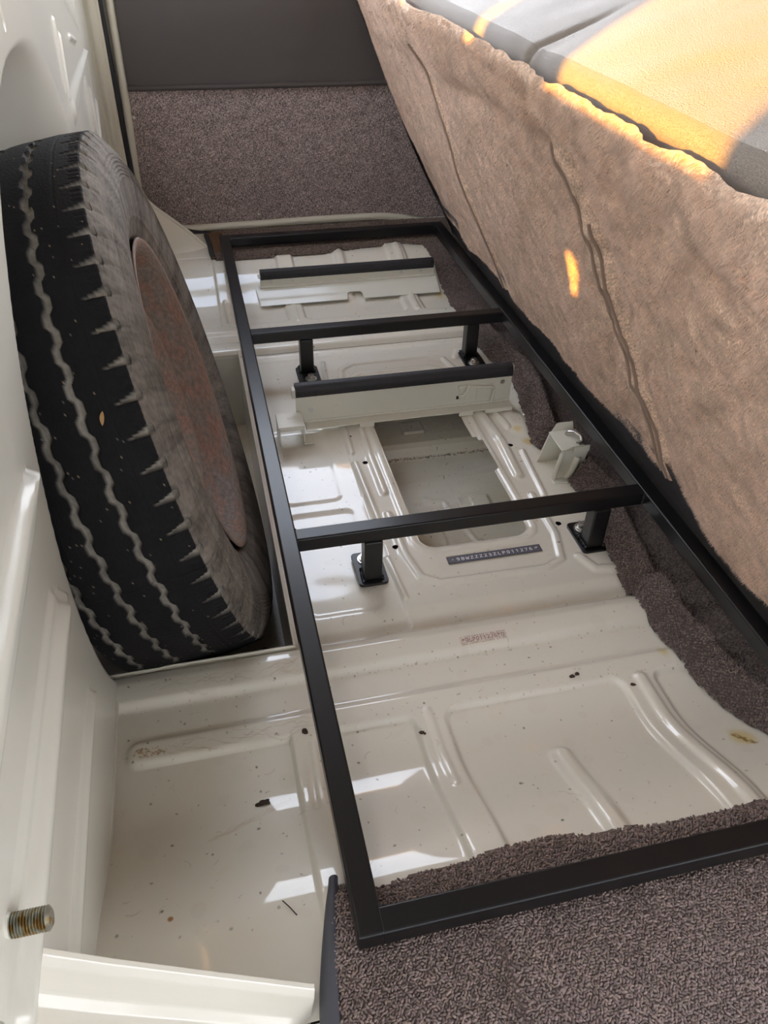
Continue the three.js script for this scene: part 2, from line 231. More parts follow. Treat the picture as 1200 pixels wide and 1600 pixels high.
// ------------------------------------------------------------------ bulkhead on the left
const wallLeft = struct(group('wall_left'));
{
  const RC = [0.825, 0.21];
  const H = (z, y) => {
    let X = -0.2;
    const d = Math.hypot(z - RC[0], y - RC[1]) / (1 + (z < RC[0] ? 0.06 * ss(0, 0.3, RC[0] - z) : 0));
    const soft = z < RC[0] ? ss(0, 0.25, RC[0] - z) : 0;
    const cut = ss(0.366 + 0.012 * soft, 0.342 - 0.055 * soft, d);
    X -= 0.055 * cut + 0.085 * ss(0.355, 0.16, d);
    if (z > 1.15) {
      X += bead(z, y, [[1.206, 0.3548], [1.30, 0.352], [1.47, 0.345]], 0.017 * Math.pow(clamp((z - 1.205) / 0.07), 0.7) + 0.0005, 0.010);
      X += bead(z, y, [[1.226, 0.246], [1.55, 0.240]], 0.013 * Math.pow(clamp((z - 1.225) / 0.06), 0.7) + 0.0005, 0.008);
      X += bead(z, y, [[1.236, 0.126], [1.52, 0.128]], 0.010 * Math.pow(clamp((z - 1.235) / 0.05), 0.7) + 0.0005, 0.006);
      X += 0.003 * (1 - ss(-0.003, 0.003, sdBox(z, y, 1.245, 1.60, 0.222, 0.268, 0.01)));
      X -= 0.0006 * bead(z, y, [[1.24, 0.40], [1.5, 0.44]], 0.03, 1);
    }
    if (z < 0.47) {
      X += bead(z, y, [[0.431, 0.55], [0.455, 0.468]], 0.005, 0.003) + bead(z, y, [[0.396, 0.526], [0.432, 0.455]], 0.005, 0.003);
      X += bead(z, y, [[0.42, 0.437], [0.05, 0.450]], 0.020 * ss(0.0, 0.42, z) + 0.004, 0.006);
      X += bead(z, y, [[0.268, 0.505], [0.195, 0.489]], 0.006, 0.004) + bead(z, y, [[0.3, 0.58], [0.1, 0.50]], 0.012, 0.002);
      X += bead(z, y, [[0.17, 0.432], [0.175, 0.35]], 0.006, 0.004) + bead(z, y, [[0.10, 0.40], [0.11, 0.32]], 0.005, 0.003) + bead(z, y, [[0.02, 0.36], [0.10, 0.30]], 0.010, 0.004);
    }
    X -= bead(z, y, [[0.822, 0.625], [0.82, 0.597]], 0.004, 0.014) + bead(z, y, [[0.086, 0.55], [0.083, 0.526]], 0.004, 0.014) + bead(z, y, [[0.03, 0.43], [0.05, 0.385]], 0.003, 0.008);
    return X + 0.0008 * N(z * 7, y * 7, 9.1);
  };
  const z0 = -0.11, z1 = 1.56, y0 = -0.165, y1 = 0.660;
  part('bulkhead_panel', sheet(560, 320, (u, v) => { const z = lerp(z0, z1, u), y = lerp(y0, y1, v); return [H(z, y), y, z]; }, (p) => [p[2], p[1]],
    (u, v) => { const z = lerp(z0, z1, u), y = lerp(y0, y1, v); return !(Math.abs(z - 1.292) < 0.007 && y > 0.425 && y < 0.475); }, true), M.wallPaint, wallLeft);
  part('bulkhead_skin', [box(-0.37, -0.36, -0.165, 0.40, -0.11, 1.6, 0.001), box(-0.37, -0.26, 0.39, 0.40, -0.11, 0.42, 0.001), box(-0.26, -0.195, 0.651, 0.662, -0.11, 1.65, 0.002)], M.paint, wallLeft);
  // rear window posts and header above the sill
  for (const [a, b] of [[-0.13, 0.10], [0.50, 0.75], [0.79, 1.055], [1.105, 1.315], [1.64, 1.74]]) part('window_post', box(-0.235, -0.2, 0.655, 1.13, a, b, 0.004), M.paint, wallLeft);
  part('window_header', box(-0.26, -0.2, 1.12, 1.32, -0.13, 1.62, 0.01), M.paint, wallLeft);
  part('wall_seam_sealer', tube([[-0.1995, 0.006, 1.126], [-0.2, 0.008, 1.18], [-0.2, 0.010, 1.245], [-0.2015, 0.014, 1.31], [-0.202, 0.030, 1.36], [-0.203, 0.058, 1.42], [-0.204, 0.066, 1.48]], 0.0022, 60, 6), M.paint, wallLeft);
}
// ------------------------------------------------------------------ rest of the cab: roof, front, near jamb
const ceiling = struct(group('ceiling'));
part('roof_lining', box(-0.26, 1.25, 1.28, 1.30, -0.16, 1.62, 0.004), M.liner, ceiling);
part('roof_skin', box(-0.28, 1.3, 1.302, 1.33, -0.2, 1.66, 0.01), M.paint, ceiling);
const wallRight = struct(group('wall_right'));
part('dash_panel', box(1.05, 1.2, -0.17, 0.76, -0.16, 1.62, 0.03, 3), M.liner, wallRight);
part('windscreen_header', box(1.1, 1.25, 1.06, 1.3, -0.16, 1.62, 0.02, 3), M.liner, wallRight);
for (const z of [-0.16, 0.70, 1.56]) part('windscreen_pillar', box(1.13, 1.18, 0.64, 1.16, z, z + 0.06, 0.01), M.paint, wallRight);
// garden wall and carport roof outside the open door
const yard = struct(group('wall_back'));
part('garden_wall', box(-9, 6, -0.62, 1.3, 4.5, 4.65, 0.01), std({ color: new THREE.Color().setRGB(0.45, 0.43, 0.40), roughness: 0.9 }), yard);
part('carport_roof', box(-3, 4, 1.82, 1.88, 1.75, 4.7, 0.01), M.outside, yard);
part('carport_side', box(-3.05, -3, -0.62, 1.82, 3.62, 4.9, 0.01), M.outside, yard);
for (const x of [3.9]) part('carport_post', box(x - 0.05, x + 0.05, -0.62, 1.82, 4.3, 4.4, 0.01), M.outside, yard);
const ground = struct(mesh('ground', new THREE.CircleGeometry(30, 48).rotateX(-Math.PI / 2).translate(0, -0.62, 0), M.outside));

// near door opening, left corner: sloping edge of the jamb
const jamb = struct(group('trim_1'));
{
  const edge = [[-0.207, 0.232, 1.5045], [-0.16, 0.186, 1.505], [-0.10, 0.130, 1.505], [-0.037, 0.072, 1.505]];
  const E = (t) => { const k = t * 3, i = Math.min(2, Math.floor(k)), f = k - i; return edge[i].map((a, c) => lerp(a, edge[i + 1][c], f)); };
  // profile across: down into the cab, rounded top edge, then the sill face running outwards
  const pr = [[-0.006, -0.10], [-0.003, -0.02], [-0.0015, -0.004], [0.0005, 0], [0.004, -0.0006], [0.009, -0.004], [0.013, -0.011], [0.017, -0.017], [0.024, -0.021], [0.06, -0.026], [0.14, -0.034]];
  part('jamb_edge', sheet(60, 60, (u, v) => { const e = E(u), k = v * (pr.length - 1), i = Math.min(pr.length - 2, Math.floor(k)), f = k - i; return [e[0] + (lerp(pr[i][1], pr[i + 1][1], f)) * 0.35, e[1] + lerp(pr[i][1], pr[i + 1][1], f), e[2] + lerp(pr[i][0], pr[i + 1][0], f)]; }, (p) => [p[0], p[2]]), M.paint, jamb);
  part('pillar_face', [box(-0.26, -0.199, 0.0, 0.645, 1.545, 1.62, 0.006), box(-0.27, -0.199, -0.17, 1.3, 1.64, 1.76, 0.006), box(-0.27, -0.199, -0.17, 0.660, 1.6, 1.66, 0.006)], M.wallPaint, jamb);
  part('seam_bead', tube([[-0.203, 0.23, 1.504], [-0.212, 0.20, 1.508], [-0.222, 0.185, 1.54], [-0.228, 0.18, 1.62]], 0.003, 30, 8), M.paint, jamb);
  part('sill', box(-0.03, 1.1, -0.17, 0.03, 1.46, 1.64, 0.01), M.paint, jamb);
}
// ------------------------------------------------------------------ far door and its jamb
const weave = dataTex(512, (i, j) => { const a = N(i / 3.2, j / 3.2, 1.5), b = N(i / 1.9, j / 5.2, 8.5), c = N(i / 5.2, j / 1.9, 4.5), k = 0.56 + 0.30 * a + 0.22 * b + 0.22 * c + 0.05 * N(i / 40, j / 40, 2.5) + rr(-0.08, 0.08); return [k * 1.02, k * 0.93, k * 0.91]; }, true, 0.26);
M.fabric = std({ map: weave, roughness: 0.95, bumpMap: weave, bumpScale: 0.0008, color: new THREE.Color().setRGB(1, 0.97, 0.95) });
M.darkVinyl = std({ color: new THREE.Color().setRGB(0.075, 0.064, 0.060), roughness: 0.62, bumpMap: dataTex(256, (i, j) => 0.5 + 0.5 * N(i / 3, j / 3, 3.3), false, 0.05), bumpScale: 0.0002 });
M.creamTrim = phy({ color: new THREE.Color().setRGB(0.66, 0.62, 0.50), roughness: 0.4, clearcoat: 0.4, clearcoatRoughness: 0.2 });
const door = struct(group('door_1'));
{
  // flat outline of the door lining: left edge bends in at the lower corner
  const L = [[-0.141, 0.66], [-0.1445, 0.36], [-0.150, 0.20], [-0.150, 0.15], [-0.135, 0.118], [-0.078, 0.074], [-0.03, 0.072], [0.40, 0.074], [0.50, 0.060], [0.60, 0.02], [0.95, 0.02], [0.95, 0.66]];
  const shape = (pts) => { const s = new THREE.Shape(); pts.forEach((p, i) => (i ? s.lineTo(...p) : s.moveTo(...p))); return s; };
  const ext = (pts, d, z, b) => { const g = new THREE.ExtrudeGeometry(shape(pts), { depth: d, bevelEnabled: true, bevelSize: b, bevelThickness: b, bevelSegments: 2, steps: 1 }); g.translate(0, 0, z); return g; };
  part('fabric_panel', ext([...L.slice(1, 11), [0.95, 0.352], [-0.1445, 0.353]].filter((p) => p[1] < 0.358), 0.004, -0.128, 0.002), M.fabric, door);
  part('vinyl_panel', sheet(80, 60, (u, v) => { const y = lerp(0.352, 0.625, v), x = lerp(-0.1445 + 0.004 * v, 0.95, u); return [x, y, -0.118 - 0.001 * Math.cos(x * 9) + 0.004 * Math.sin(v * Math.PI) + 0.0025 * fbm(x * 9, y * 9, 6.6)]; }, (p) => [p[0], p[1]]), M.darkVinyl, door);
  part('welt_roll', tube([[-0.1445, 0.3555, -0.118], [0.1, 0.3545, -0.115], [0.5, 0.354, -0.115], [0.95, 0.354, -0.115]], 0.0055, 60, 10), M.darkVinyl, door);
  const screw = mergeGeometries([new THREE.SphereGeometry(0.0048, 16, 8, 0, 6.3, 0, 1.3).rotateX(Math.PI / 2)]);
  for (const [x, y] of [[-0.1425, 0.300], [-0.134, 0.122], [0.099, 0.088]]) { const s = part('screw', screw, M.zinc, door); s.position.set(x, y, -0.1235); s.scale.setScalar(y > 0.2 ? 1 : 0.7); }
  // cream steel of the door round the lining
  part('door_edge', tube([[-0.150, 0.64, -0.124], [-0.153, 0.36, -0.124], [-0.1575, 0.20, -0.124], [-0.158, 0.15, -0.124]], 0.0085, 40, 10), M.creamTrim, door);
  part('bottom_strip', tube([[-0.155, 0.150, -0.124], [-0.138, 0.113, -0.122], [-0.082, 0.068, -0.119], [-0.03, 0.066, -0.118], [0.24, 0.069, -0.118], [0.385, 0.068, -0.118], [0.45, 0.058, -0.120], [0.52, 0.036, -0.122]], 0.0082, 120, 10), M.creamTrim, door);
  part('door_skin', [box(-0.16, 0.98, -0.17, 0.64, -0.15, -0.132, 0.002), box(-0.16, 0.98, 0.612, 0.642, -0.15, -0.112, 0.004)], M.creamTrim, door);
  part('window_frame', [box(-0.16, -0.12, 0.63, 1.2, -0.15, -0.125, 0.006), box(0.92, 0.98, 0.63, 1.2, -0.15, -0.125, 0.006), box(-0.2, 1.1, 1.14, 1.3, -0.155, -0.12, 0.006)], M.creamTrim, door);
}
const farJamb = struct(group('trim_2'));
{
  part('pillar_strip', sheet(10, 60, (u, v) => [lerp(-0.205, -0.174, u) - 0.004 * (1 - v) * 0 + (v < 0.3 ? 0.006 * (1 - v / 0.3) : 0), lerp(0.05, 1.2, v), -0.095 - 0.006 * u * u - 0.003 * Math.sin(u * 9)], (p) => [p[0], p[1]]), M.creamTrim, farJamb);
  part('body_skin', box(-0.34, -0.13, -0.17, 1.32, -0.19, -0.152, 0.002), M.creamTrim, farJamb);
  part('pillar_back', box(-0.30, -0.172, -0.1, 1.3, -0.15, -0.102, 0.003), M.creamTrim, farJamb);
  part('door_seal', tube([[-0.1695, 1.1, -0.112], [-0.1705, 0.5, -0.112], [-0.1665, 0.2, -0.112], [-0.160, 0.13, -0.112], [-0.10, 0.075, -0.112], [0.0, 0.052, -0.112], [0.5, 0.045, -0.112]], 0.006, 100, 8), M.rubber, farJamb);
  // sloping gusset in the lower corner, mirror of the near jamb edge
  const T = [[-0.158, 0.185, -0.062], [-0.147, 0.160, -0.058], [-0.126, 0.140, -0.05], [-0.068, 0.092, -0.04], [-0.022, 0.052, -0.02]];
  const B = [[-0.205, 0.14, -0.02], [-0.19, 0.09, 0.0], [-0.15, 0.053, 0.012], [-0.09, 0.053, 0.012], [-0.021, 0.052, 0.010]];
  const at = (A, t) => { const k = t * 4, i = Math.min(3, Math.floor(k)), f = k - i; return A[i].map((a, c) => lerp(a, A[i + 1][c], f)); };
  part('gusset', sheet(40, 24, (u, v) => { const a = at(T, u), b = at(B, u); const p = a.map((s, c) => lerp(s, b[c], v)); p[1] += 0.0012 * fbm(p[0] * 60, p[2] * 60) * v - 0.004 * Math.sin(v * Math.PI) ; return p; }, (p) => [p[0], p[1]]), M.paint, farJamb);
  part('gusset_edge', tube(T, 0.0035, 40, 8), M.paint, farJamb);
}

// ------------------------------------------------------------------ black steel frame
const W = 0.5, LEN = 1.4892, B = 0.0216, TOP = 0.09, BOT = 0.069, Z1 = 0.478, Z2 = 1.025;
const frame = tag(group('steel_frame'), 'black painted square-tube steel frame with two crossbars and four bolted legs', 'frame');
{
  const r = 0.0026;
  part('side_rail', box(0, B, BOT, TOP, 0, LEN, r, 3), M.black, frame);
  part('side_rail', box(W - B, W, BOT, TOP, 0, LEN, r, 3), M.black, frame);
  part('end_rail', box(B - 0.003, W - B + 0.003, BOT, TOP - 0.0002, 0, B, r, 3), M.black, frame);
  part('end_rail', box(B - 0.003, W - B + 0.003, BOT, TOP - 0.0002, LEN - B, LEN, r, 3), M.black, frame);
  for (const z of [Z1, Z2]) part('crossbar', box(B - 0.002, W - B + 0.002, BOT, TOP - 0.0006, z - B, z, r, 3), M.black, frame);
  const lump = (x, y, z, s) => { const g = new THREE.IcosahedronGeometry(s, 2), p = g.attributes.position; for (let i = 0; i < p.count; i++) { const k = 1 + 0.3 * N(p.getX(i) / s + x * 90, p.getY(i) / s, p.getZ(i) / s + z * 90); p.setXYZ(i, p.getX(i) * k, p.getY(i) * k, p.getZ(i) * k); } g.computeVertexNormals(); g.translate(x, y, z); return g; };
  const hexBolt = mergeGeometries([new THREE.CylinderGeometry(0.0105, 0.0105, 0.0018, 28).translate(0, 0.0009, 0).toNonIndexed(), new THREE.CylinderGeometry(0.0078, 0.0082, 0.0022, 28).translate(0, 0.0026, 0).toNonIndexed(), new THREE.CylinderGeometry(0.0062, 0.0066, 0.0055, 6).translate(0, 0.0062, 0).toNonIndexed(), new THREE.CylinderGeometry(0.0035, 0.0045, 0.0012, 16).translate(0, 0.0093, 0).toNonIndexed()]);
  for (const z of [Z1, Z2]) for (const [x, x0, x1, s] of [[0.1155, 0.0965, 0.1345, 1], [0.4235, 0.4055, 0.4425, -1]]) {
    const leg = part('leg', box(x - 0.0118, x + 0.0118, 0.005, BOT + 0.001, z - B + 0.0005, z + 0.0022, r, 3), M.black, frame);
    const sh = new THREE.Shape(), w = (x1 - x0) / 2, q = 0.006; const l = 0.0305;
    sh.moveTo(-w + q, -l); sh.lineTo(w - q, -l); sh.quadraticCurveTo(w, -l, w, -l + q); sh.lineTo(w, l - q); sh.quadraticCurveTo(w, l, w - q, l); sh.lineTo(-w + q, l); sh.quadraticCurveTo(-w, l, -w, l - q); sh.lineTo(-w, -l + q); sh.quadraticCurveTo(-w, -l, -w + q, -l);
    const g = new THREE.ExtrudeGeometry(sh, { depth: 0.0028, bevelEnabled: true, bevelSize: 0.0006, bevelThickness: 0.0006, bevelSegments: 2 }).rotateX(-Math.PI / 2);
    const zc = z === Z1 ? 0.486 : 1.002; g.translate((x0 + x1) / 2, 0.002, zc);
    const plate = part('foot_plate', g, M.black, frame);
    const b = mesh('bolt', hexBolt.clone(), M.zinc, plate); b.position.set(z === Z1 ? (x + 0.002 * s) : x0 + 0.0165 * (s > 0 ? 1.0 : 1), 0.005, z === Z1 ? z + 0.0245 : zc - 0.0165); b.rotation.y = rr(0, 1);
    const wl = []; for (let k = 0; k < 7; k++) { const a = k / 6; wl.push(lump(x - 0.0125, 0.0065, z - B + a * 0.022, rr(0.0018, 0.0032)), lump(x + 0.0125, 0.0065, z - B + a * 0.022, rr(0.0018, 0.0032))); }
    mesh('weld', wl, M.black, leg);
  }
  const wj = [];
  for (const z of [Z1, Z2]) for (const x of [B, W - B]) for (let k = 0; k < 6; k++) wj.push(lump(x, BOT + 0.002 + k * 0.0032, z + 0.0002, rr(0.0012, 0.0024)), lump(x, TOP - 0.002 - k * 0.003, z - B, rr(0.0008, 0.0016)));
  for (const [x, z, sx, sz] of [[B, LEN - B, 1, -1], [W - B, LEN - B, -1, -1], [B, B, 1, 1], [W - B, B, -1, 1]]) for (let k = 0; k < 5; k++) wj.push(lump(x + sx * 0.001 * k * 0.4, TOP - 0.002 - k * 0.004, z + sz * 0.0008, rr(0.001, 0.0022)));
  part('joint_weld', wj, M.black, frame);
}

// ------------------------------------------------------------------ spare wheel leaning in its well
const wheel = tag(group('spare_wheel', -0.151, 0.1754, 0.8425), 'worn black tyre on a rusty steel rim leaning in the wheel well', 'spare tyre');
wheel.rotation.z = 0.2184;                             // axle tilted: the top leans into the bulkhead
{
  // profile across the tyre: [axial, radius]
  const prof = [[-0.060, 0.190], [-0.070, 0.196], [-0.080, 0.225], [-0.086, 0.262], [-0.084, 0.290], [-0.078, 0.306], [-0.072, 0.3155], [-0.040, 0.3195], [0, 0.3205], [0.040, 0.3195], [0.0685, 0.3165], [0.0725, 0.3125], [0.080, 0.300], [0.0855, 0.283], [0.087, 0.262], [0.083, 0.232], [0.0765, 0.212], [0.072, 0.202], [0.062, 0.1925]];
  const pts = []; for (let i = 0; i < prof.length - 1; i++) { const [a, b] = prof[i], [c, d] = prof[i + 1], n = Math.max(1, Math.round(Math.hypot(c - a, d - b) / (i > 4 && i < 14 ? 0.00105 : 0.003))); for (let k = 0; k < n; k++) pts.push([lerp(a, c, k / n), lerp(b, d, k / n)]); } pts.push(prof[prof.length - 1]);
  const NT = 62 * 18, NA = pts.length, PP = new Float32Array((NT + 1) * NA * 3), CC = new Float32Array((NT + 1) * NA * 3), UU = new Float32Array((NT + 1) * NA * 2), I = [];
  const pitch = 2 * Math.PI / 62;
  for (let t = 0, k = 0; t <= NT; t++) {
    const th = (t % NT) / NT * 2 * Math.PI, ph = th / pitch, f = ph - Math.floor(ph);
    for (let i = 0; i < NA; i++, k++) {
      let [a, r] = pts[i]; const n1 = fbm(Math.cos(th) * 9 + 3, Math.sin(th) * 9, a * 60), n2 = N(Math.cos(th) * 70, Math.sin(th) * 70, a * 220);
      let dust = 0, col;
      const tread = r > 0.3115;
      if (tread && Math.abs(a) < 0.075) {
        // zigzag grooves: chamfered steps every half pitch
        const zz = (p) => { const u = (p % 1 + 1) % 1; return u < 0.32 ? -1 : u < 0.5 ? -1 + 2 * (u - 0.32) / 0.18 : u < 0.82 ? 1 : 1 - 2 * (u - 0.82) / 0.18; };
        for (const [c, o] of [[0.0195, 0], [-0.0165, 0.4], [-0.0545, 0.15]]) { const d = Math.abs(a - c - 0.0021 * zz(ph * 1.0 + o) - 0.0012 * Math.sin(th * 3 + c * 90)); const w = 0.0034 + 0.0006 * n1; const g = 1 - ss(w * 0.75, w * 1.15, d); r -= 0.0042 * g; dust = Math.max(dust, g * (0.8 + 0.3 * n1)); }
        // wedge notches at the shoulder and short sipes between them
        const s = clamp((a - 0.050) / 0.020), dN = Math.abs(f - 0.5 - 0.10 * s) , wN = 0.014 + 0.09 * s * s + 0.03 * s;
        if (a > 0.049) { const g = (1 - ss(wN * 0.8, wN * 1.15, dN)) * ss(0.049, 0.053, a); r -= 0.0055 * g; dust = Math.max(dust, g * 0.95); }
        for (const o of [0.02, 0.22, 0.84]) if (a > 0.059) { const g = (1 - ss(0.012, 0.03, Math.abs(f - o)));r -= 0.0014 * g; }
        if (Math.abs(a - 0.044) < 0.0007) r -= 0.0006;
      }
      if (a > 0.0685 && a < 0.0865 && r > 0.275) { const dN = Math.abs(f - 0.6 - (a - 0.07) * 6), wN = 0.10 * (1 - clamp((a - 0.07) / 0.0165)) + 0.01; const g = 1 - ss(wN * 0.8, wN * 1.2, dN); r -= 0.003 * g * (1 - clamp((a - 0.0785) / 0.009)); for (const o of [0.08, 0.3, 0.9]) r -= 0.0008 * (1 - ss(0.02, 0.04, Math.abs(f - o))) * (a < 0.078 ? 1 : 0); }
      if (a > 0.08 && r < 0.289 && r > 0.262) a += 0.0011 * Math.sin((r - 0.262) / 0.0045 * 2 * Math.PI);                   // fine rings moulded in the sidewall
      if (a > 0.07 && Math.abs(r - 0.222) < 0.004) a += 0.0016 * (1 - Math.abs(r - 0.222) / 0.004);
      const side = a > 0.0695;
      const g = 1 + 0.22 * n1 + 0.18 * n2;
      if (side) { const ex = 0.85 + 0.5 * n1 + 0.25 * n2 + 0.25 * N(th * 40, a * 30, r * 600); col = [0.20 * ex, 0.175 * ex, 0.15 * ex]; }
      else col = [0.0085 * g, 0.0080 * g, 0.0092 * g];
      if (dust > 0) { const D = [0.33 * (1 + 0.3 * n2), 0.30 * (1 + 0.3 * n2), 0.255 * (1 + 0.3 * n2)]; const kk = clamp(dust) * (side ? 0.4 : 0.85); col = col.map((c, q) => lerp(c, D[q], kk)); }
      if (!side && rnd() < 0.0016 * (1 + 2 * ss(-0.2, 0.6, n1)) && dust < 0.2) col = rnd() < 0.5 ? [0.30, 0.25, 0.16] : [0.16, 0.15, 0.13];
      PP.set([a, r * Math.sin(th), r * Math.cos(th)], k * 3); CC.set(col, k * 3); UU.set([th * 0.32, i / NA * 0.5], k * 2);
    }
  }
  for (let t = 0; t < NT; t++) for (let i = 0; i < NA - 1; i++) { const a = t * NA + i, b = a + 1, c = a + NA, d = c + 1; I.push(a, b, c, b, d, c); }
  const g = new THREE.BufferGeometry(); g.setAttribute('position', new THREE.BufferAttribute(PP, 3)); g.setAttribute('color', new THREE.BufferAttribute(CC, 3)); g.setAttribute('uv', new THREE.BufferAttribute(UU, 2)); g.setIndex(I); g.computeVertexNormals();
  const tyreBump = dataTex(256, (i, j) => 0.5 + 0.35 * fbm(i / 9, j / 9, 5.1) + rr(-0.1, 0.1), false, 0.12);
  mesh('tyre', g, phy({ vertexColors: true, roughness: 0.8, specularIntensity: 0.45, bumpMap: tyreBump, bumpScale: 0.0006 }), wheel);
  const rimPts = [[0.188, -0.06], [0.178, -0.04], [0.165, -0.03], [0.165, 0.02], [0.176, 0.05], [0.181, 0.066], [0.186, 0.0725], [0.193, 0.0765], [0.1975, 0.0775], [0.199, 0.0755], [0.196, 0.0735], [0.190, 0.0715], [0.184, 0.062], [0.180, 0.050], [0.172, 0.044], [0.168, 0.030], [0.160, 0.026], [0.150, 0.034], [0.135, 0.042], [0.118, 0.042], [0.100, 0.030], [0.085, 0.028], [0.070, 0.034], [0.036, 0.036], [0.034, 0.020], [0.0, 0.020]];
  const lg = new THREE.LatheGeometry(rimPts.map((p) => new THREE.Vector2(p[0], p[1])), 96).rotateZ(-Math.PI / 2);
  const rust = dataTex(512, (i, j) => { const a = fbm(i / 60, j / 60, 1.7), b = fbm(i / 14, j / 14, 2.9), k = ss(-0.35, 0.6, a + 0.35 * b), n = 1 + 0.16 * b + rr(-0.06, 0.06); return [lerp(0.55, 0.60, k) * n, lerp(0.50, 0.475, k) * n, lerp(0.465, 0.415, k) * n]; }, true, 1);
  rust.repeat.set(3, 2);
  mesh('rim', lg, std({ map: rust, roughness: 0.8, metalness: 0.1, bumpMap: rust, bumpScale: 0.0006 }), wheel);
}

// ------------------------------------------------------------------ seat rails
function rubberStrip(x0, x1, y, z, s, parent, slope = 0) { // flattened D section with grooves along it
  const sec = [[-0.010, -0.006], [-0.0105, 0], [-0.008, 0.0045], [-0.003, 0.0065], [0.003, 0.0062], [0.0075, 0.0035], [0.0095, -0.001], [0.0098, -0.007], [0.0085, -0.012], [0.0055, -0.012], [0.005, -0.006], [-0.005, -0.006], [-0.006, -0.012], [-0.009, -0.012]];
  const sh = new THREE.Shape(); sec.forEach((p, i) => (i ? sh.lineTo(p[0] * s, p[1] * s) : sh.moveTo(p[0] * s, p[1] * s)));
  const g = new THREE.ExtrudeGeometry(sh, { depth: x1 - x0, bevelEnabled: true, bevelSize: 0.0006, bevelThickness: 0.0006, bevelSegments: 2, steps: 30 });
  const uv = g.attributes.uv, ps = g.attributes.position; for (let i = 0; i < uv.count; i++) uv.setXY(i, ps.getZ(i), ps.getX(i) + ps.getY(i));
  g.rotateY(Math.PI / 2).scale(1, 1, -1); g.index || 0;
  const q = g.attributes.position; const idx = []; for (let i = 0; i < q.count; i += 3) idx.push(i, i + 2, i + 1); g.setIndex(idx); g.computeVertexNormals();
  g.translate(x0, y, z); const n = toCreasedNormals(g.toNonIndexed(), 0.7);
  return part('rubber_strip', n, M.rubber, parent);
}
const ring = (r) => new THREE.CylinderGeometry(r, r, 0.0012, 20).rotateX(Math.PI / 2);
{
  const t = tag(group('seat_rail', 0.25, 0, 0.65), 'tall cream steel seat rail with black rubber strip and wire catch', 'seat rail');
  const X0 = 0.071 - 0.25, X1 = 0.436 - 0.25;
  part('upright_plate', box(X0, X1, 0.010, 0.066, -0.0012, 0.0008, 0.0006), M.railPaint, t);
  part('bend', tube([[X0 + 0.012, 0.0136, 0.0012], [X1 - 0.002, 0.0136, 0.0012]], 0.0022, 20, 10), M.railPaint, t);
  part('foot_flange', [box(X0 + 0.012, X1 + 0.001, 0.0098, 0.0118, 0, 0.021, 0.0008), box(X0 + 0.1, X0 + 0.125, 0.003, 0.0104, 0.010, 0.021, 0.001), box(X1 - 0.095, X1 - 0.07, 0.003, 0.0104, 0.010, 0.021, 0.001), box(X1 - 0.05, X1, 0.003, 0.0104, 0.012, 0.022, 0.003)], M.railPaint, t);
  part('top_flange', box(X0 - 0.004, X1, 0.064, 0.0665, -0.016, 0.0006, 0.001), M.railPaint, t);
  part('end_tab', box(X0 - 0.0055, X0 + 0.003, 0.058, 0.0735, -0.012, 0.001, 0.0015), M.railPaint, t);
  rubberStrip(X0 + 0.001, X1 - 0.001, 0.0735, -0.005, 1.0, t);
  part('end_clip', box(X1 - 0.0005, X1 + 0.004, 0.062, 0.076, -0.011, -0.003, 0.0012), M.railPaint, t);
  for (const [x, y, r] of [[X0 + 0.024, 0.034, 0.0042], [X1 - 0.016, 0.050, 0.0042]]) part('rivet_hole', ring(r).translate(x, y, 0.0009), M.zinc, t);
  for (const [x, y, r] of [[X0 + 0.066, 0.036, 0.0026], [X1 - 0.033, 0.047, 0.0024]]) part('rivet_hole', ring(r).translate(x, y, 0.0009), M.railPaint, t);
  const k = part('catch_plate', [box(0.125, 0.143, 0.020, 0.046, 0.0006, 0.0022, 0.0006), box(0.092, 0.107, 0.046, 0.052, 0.0006, 0.005, 0.0008), box(0.095, 0.106, 0.024, 0.046, 0.0006, 0.0035, 0.001)], M.railPaint, t);
  mesh('wire_loop', tube([[0.094, 0.034, 0.006], [0.100, 0.036, 0.010], [0.106, 0.047, 0.011], [0.109, 0.0525, 0.010], [0.13, 0.050, 0.011], [0.149, 0.048, 0.011], [0.1525, 0.044, 0.010], [0.1515, 0.030, 0.010], [0.1505, 0.018, 0.009]], 0.0022, 60, 8), M.railPaint, k);
  part('dark_slot', box(0.0905, 0.0945, 0.025, 0.031, 0.0004, 0.0012, 0.0003), M.dark, t);
}
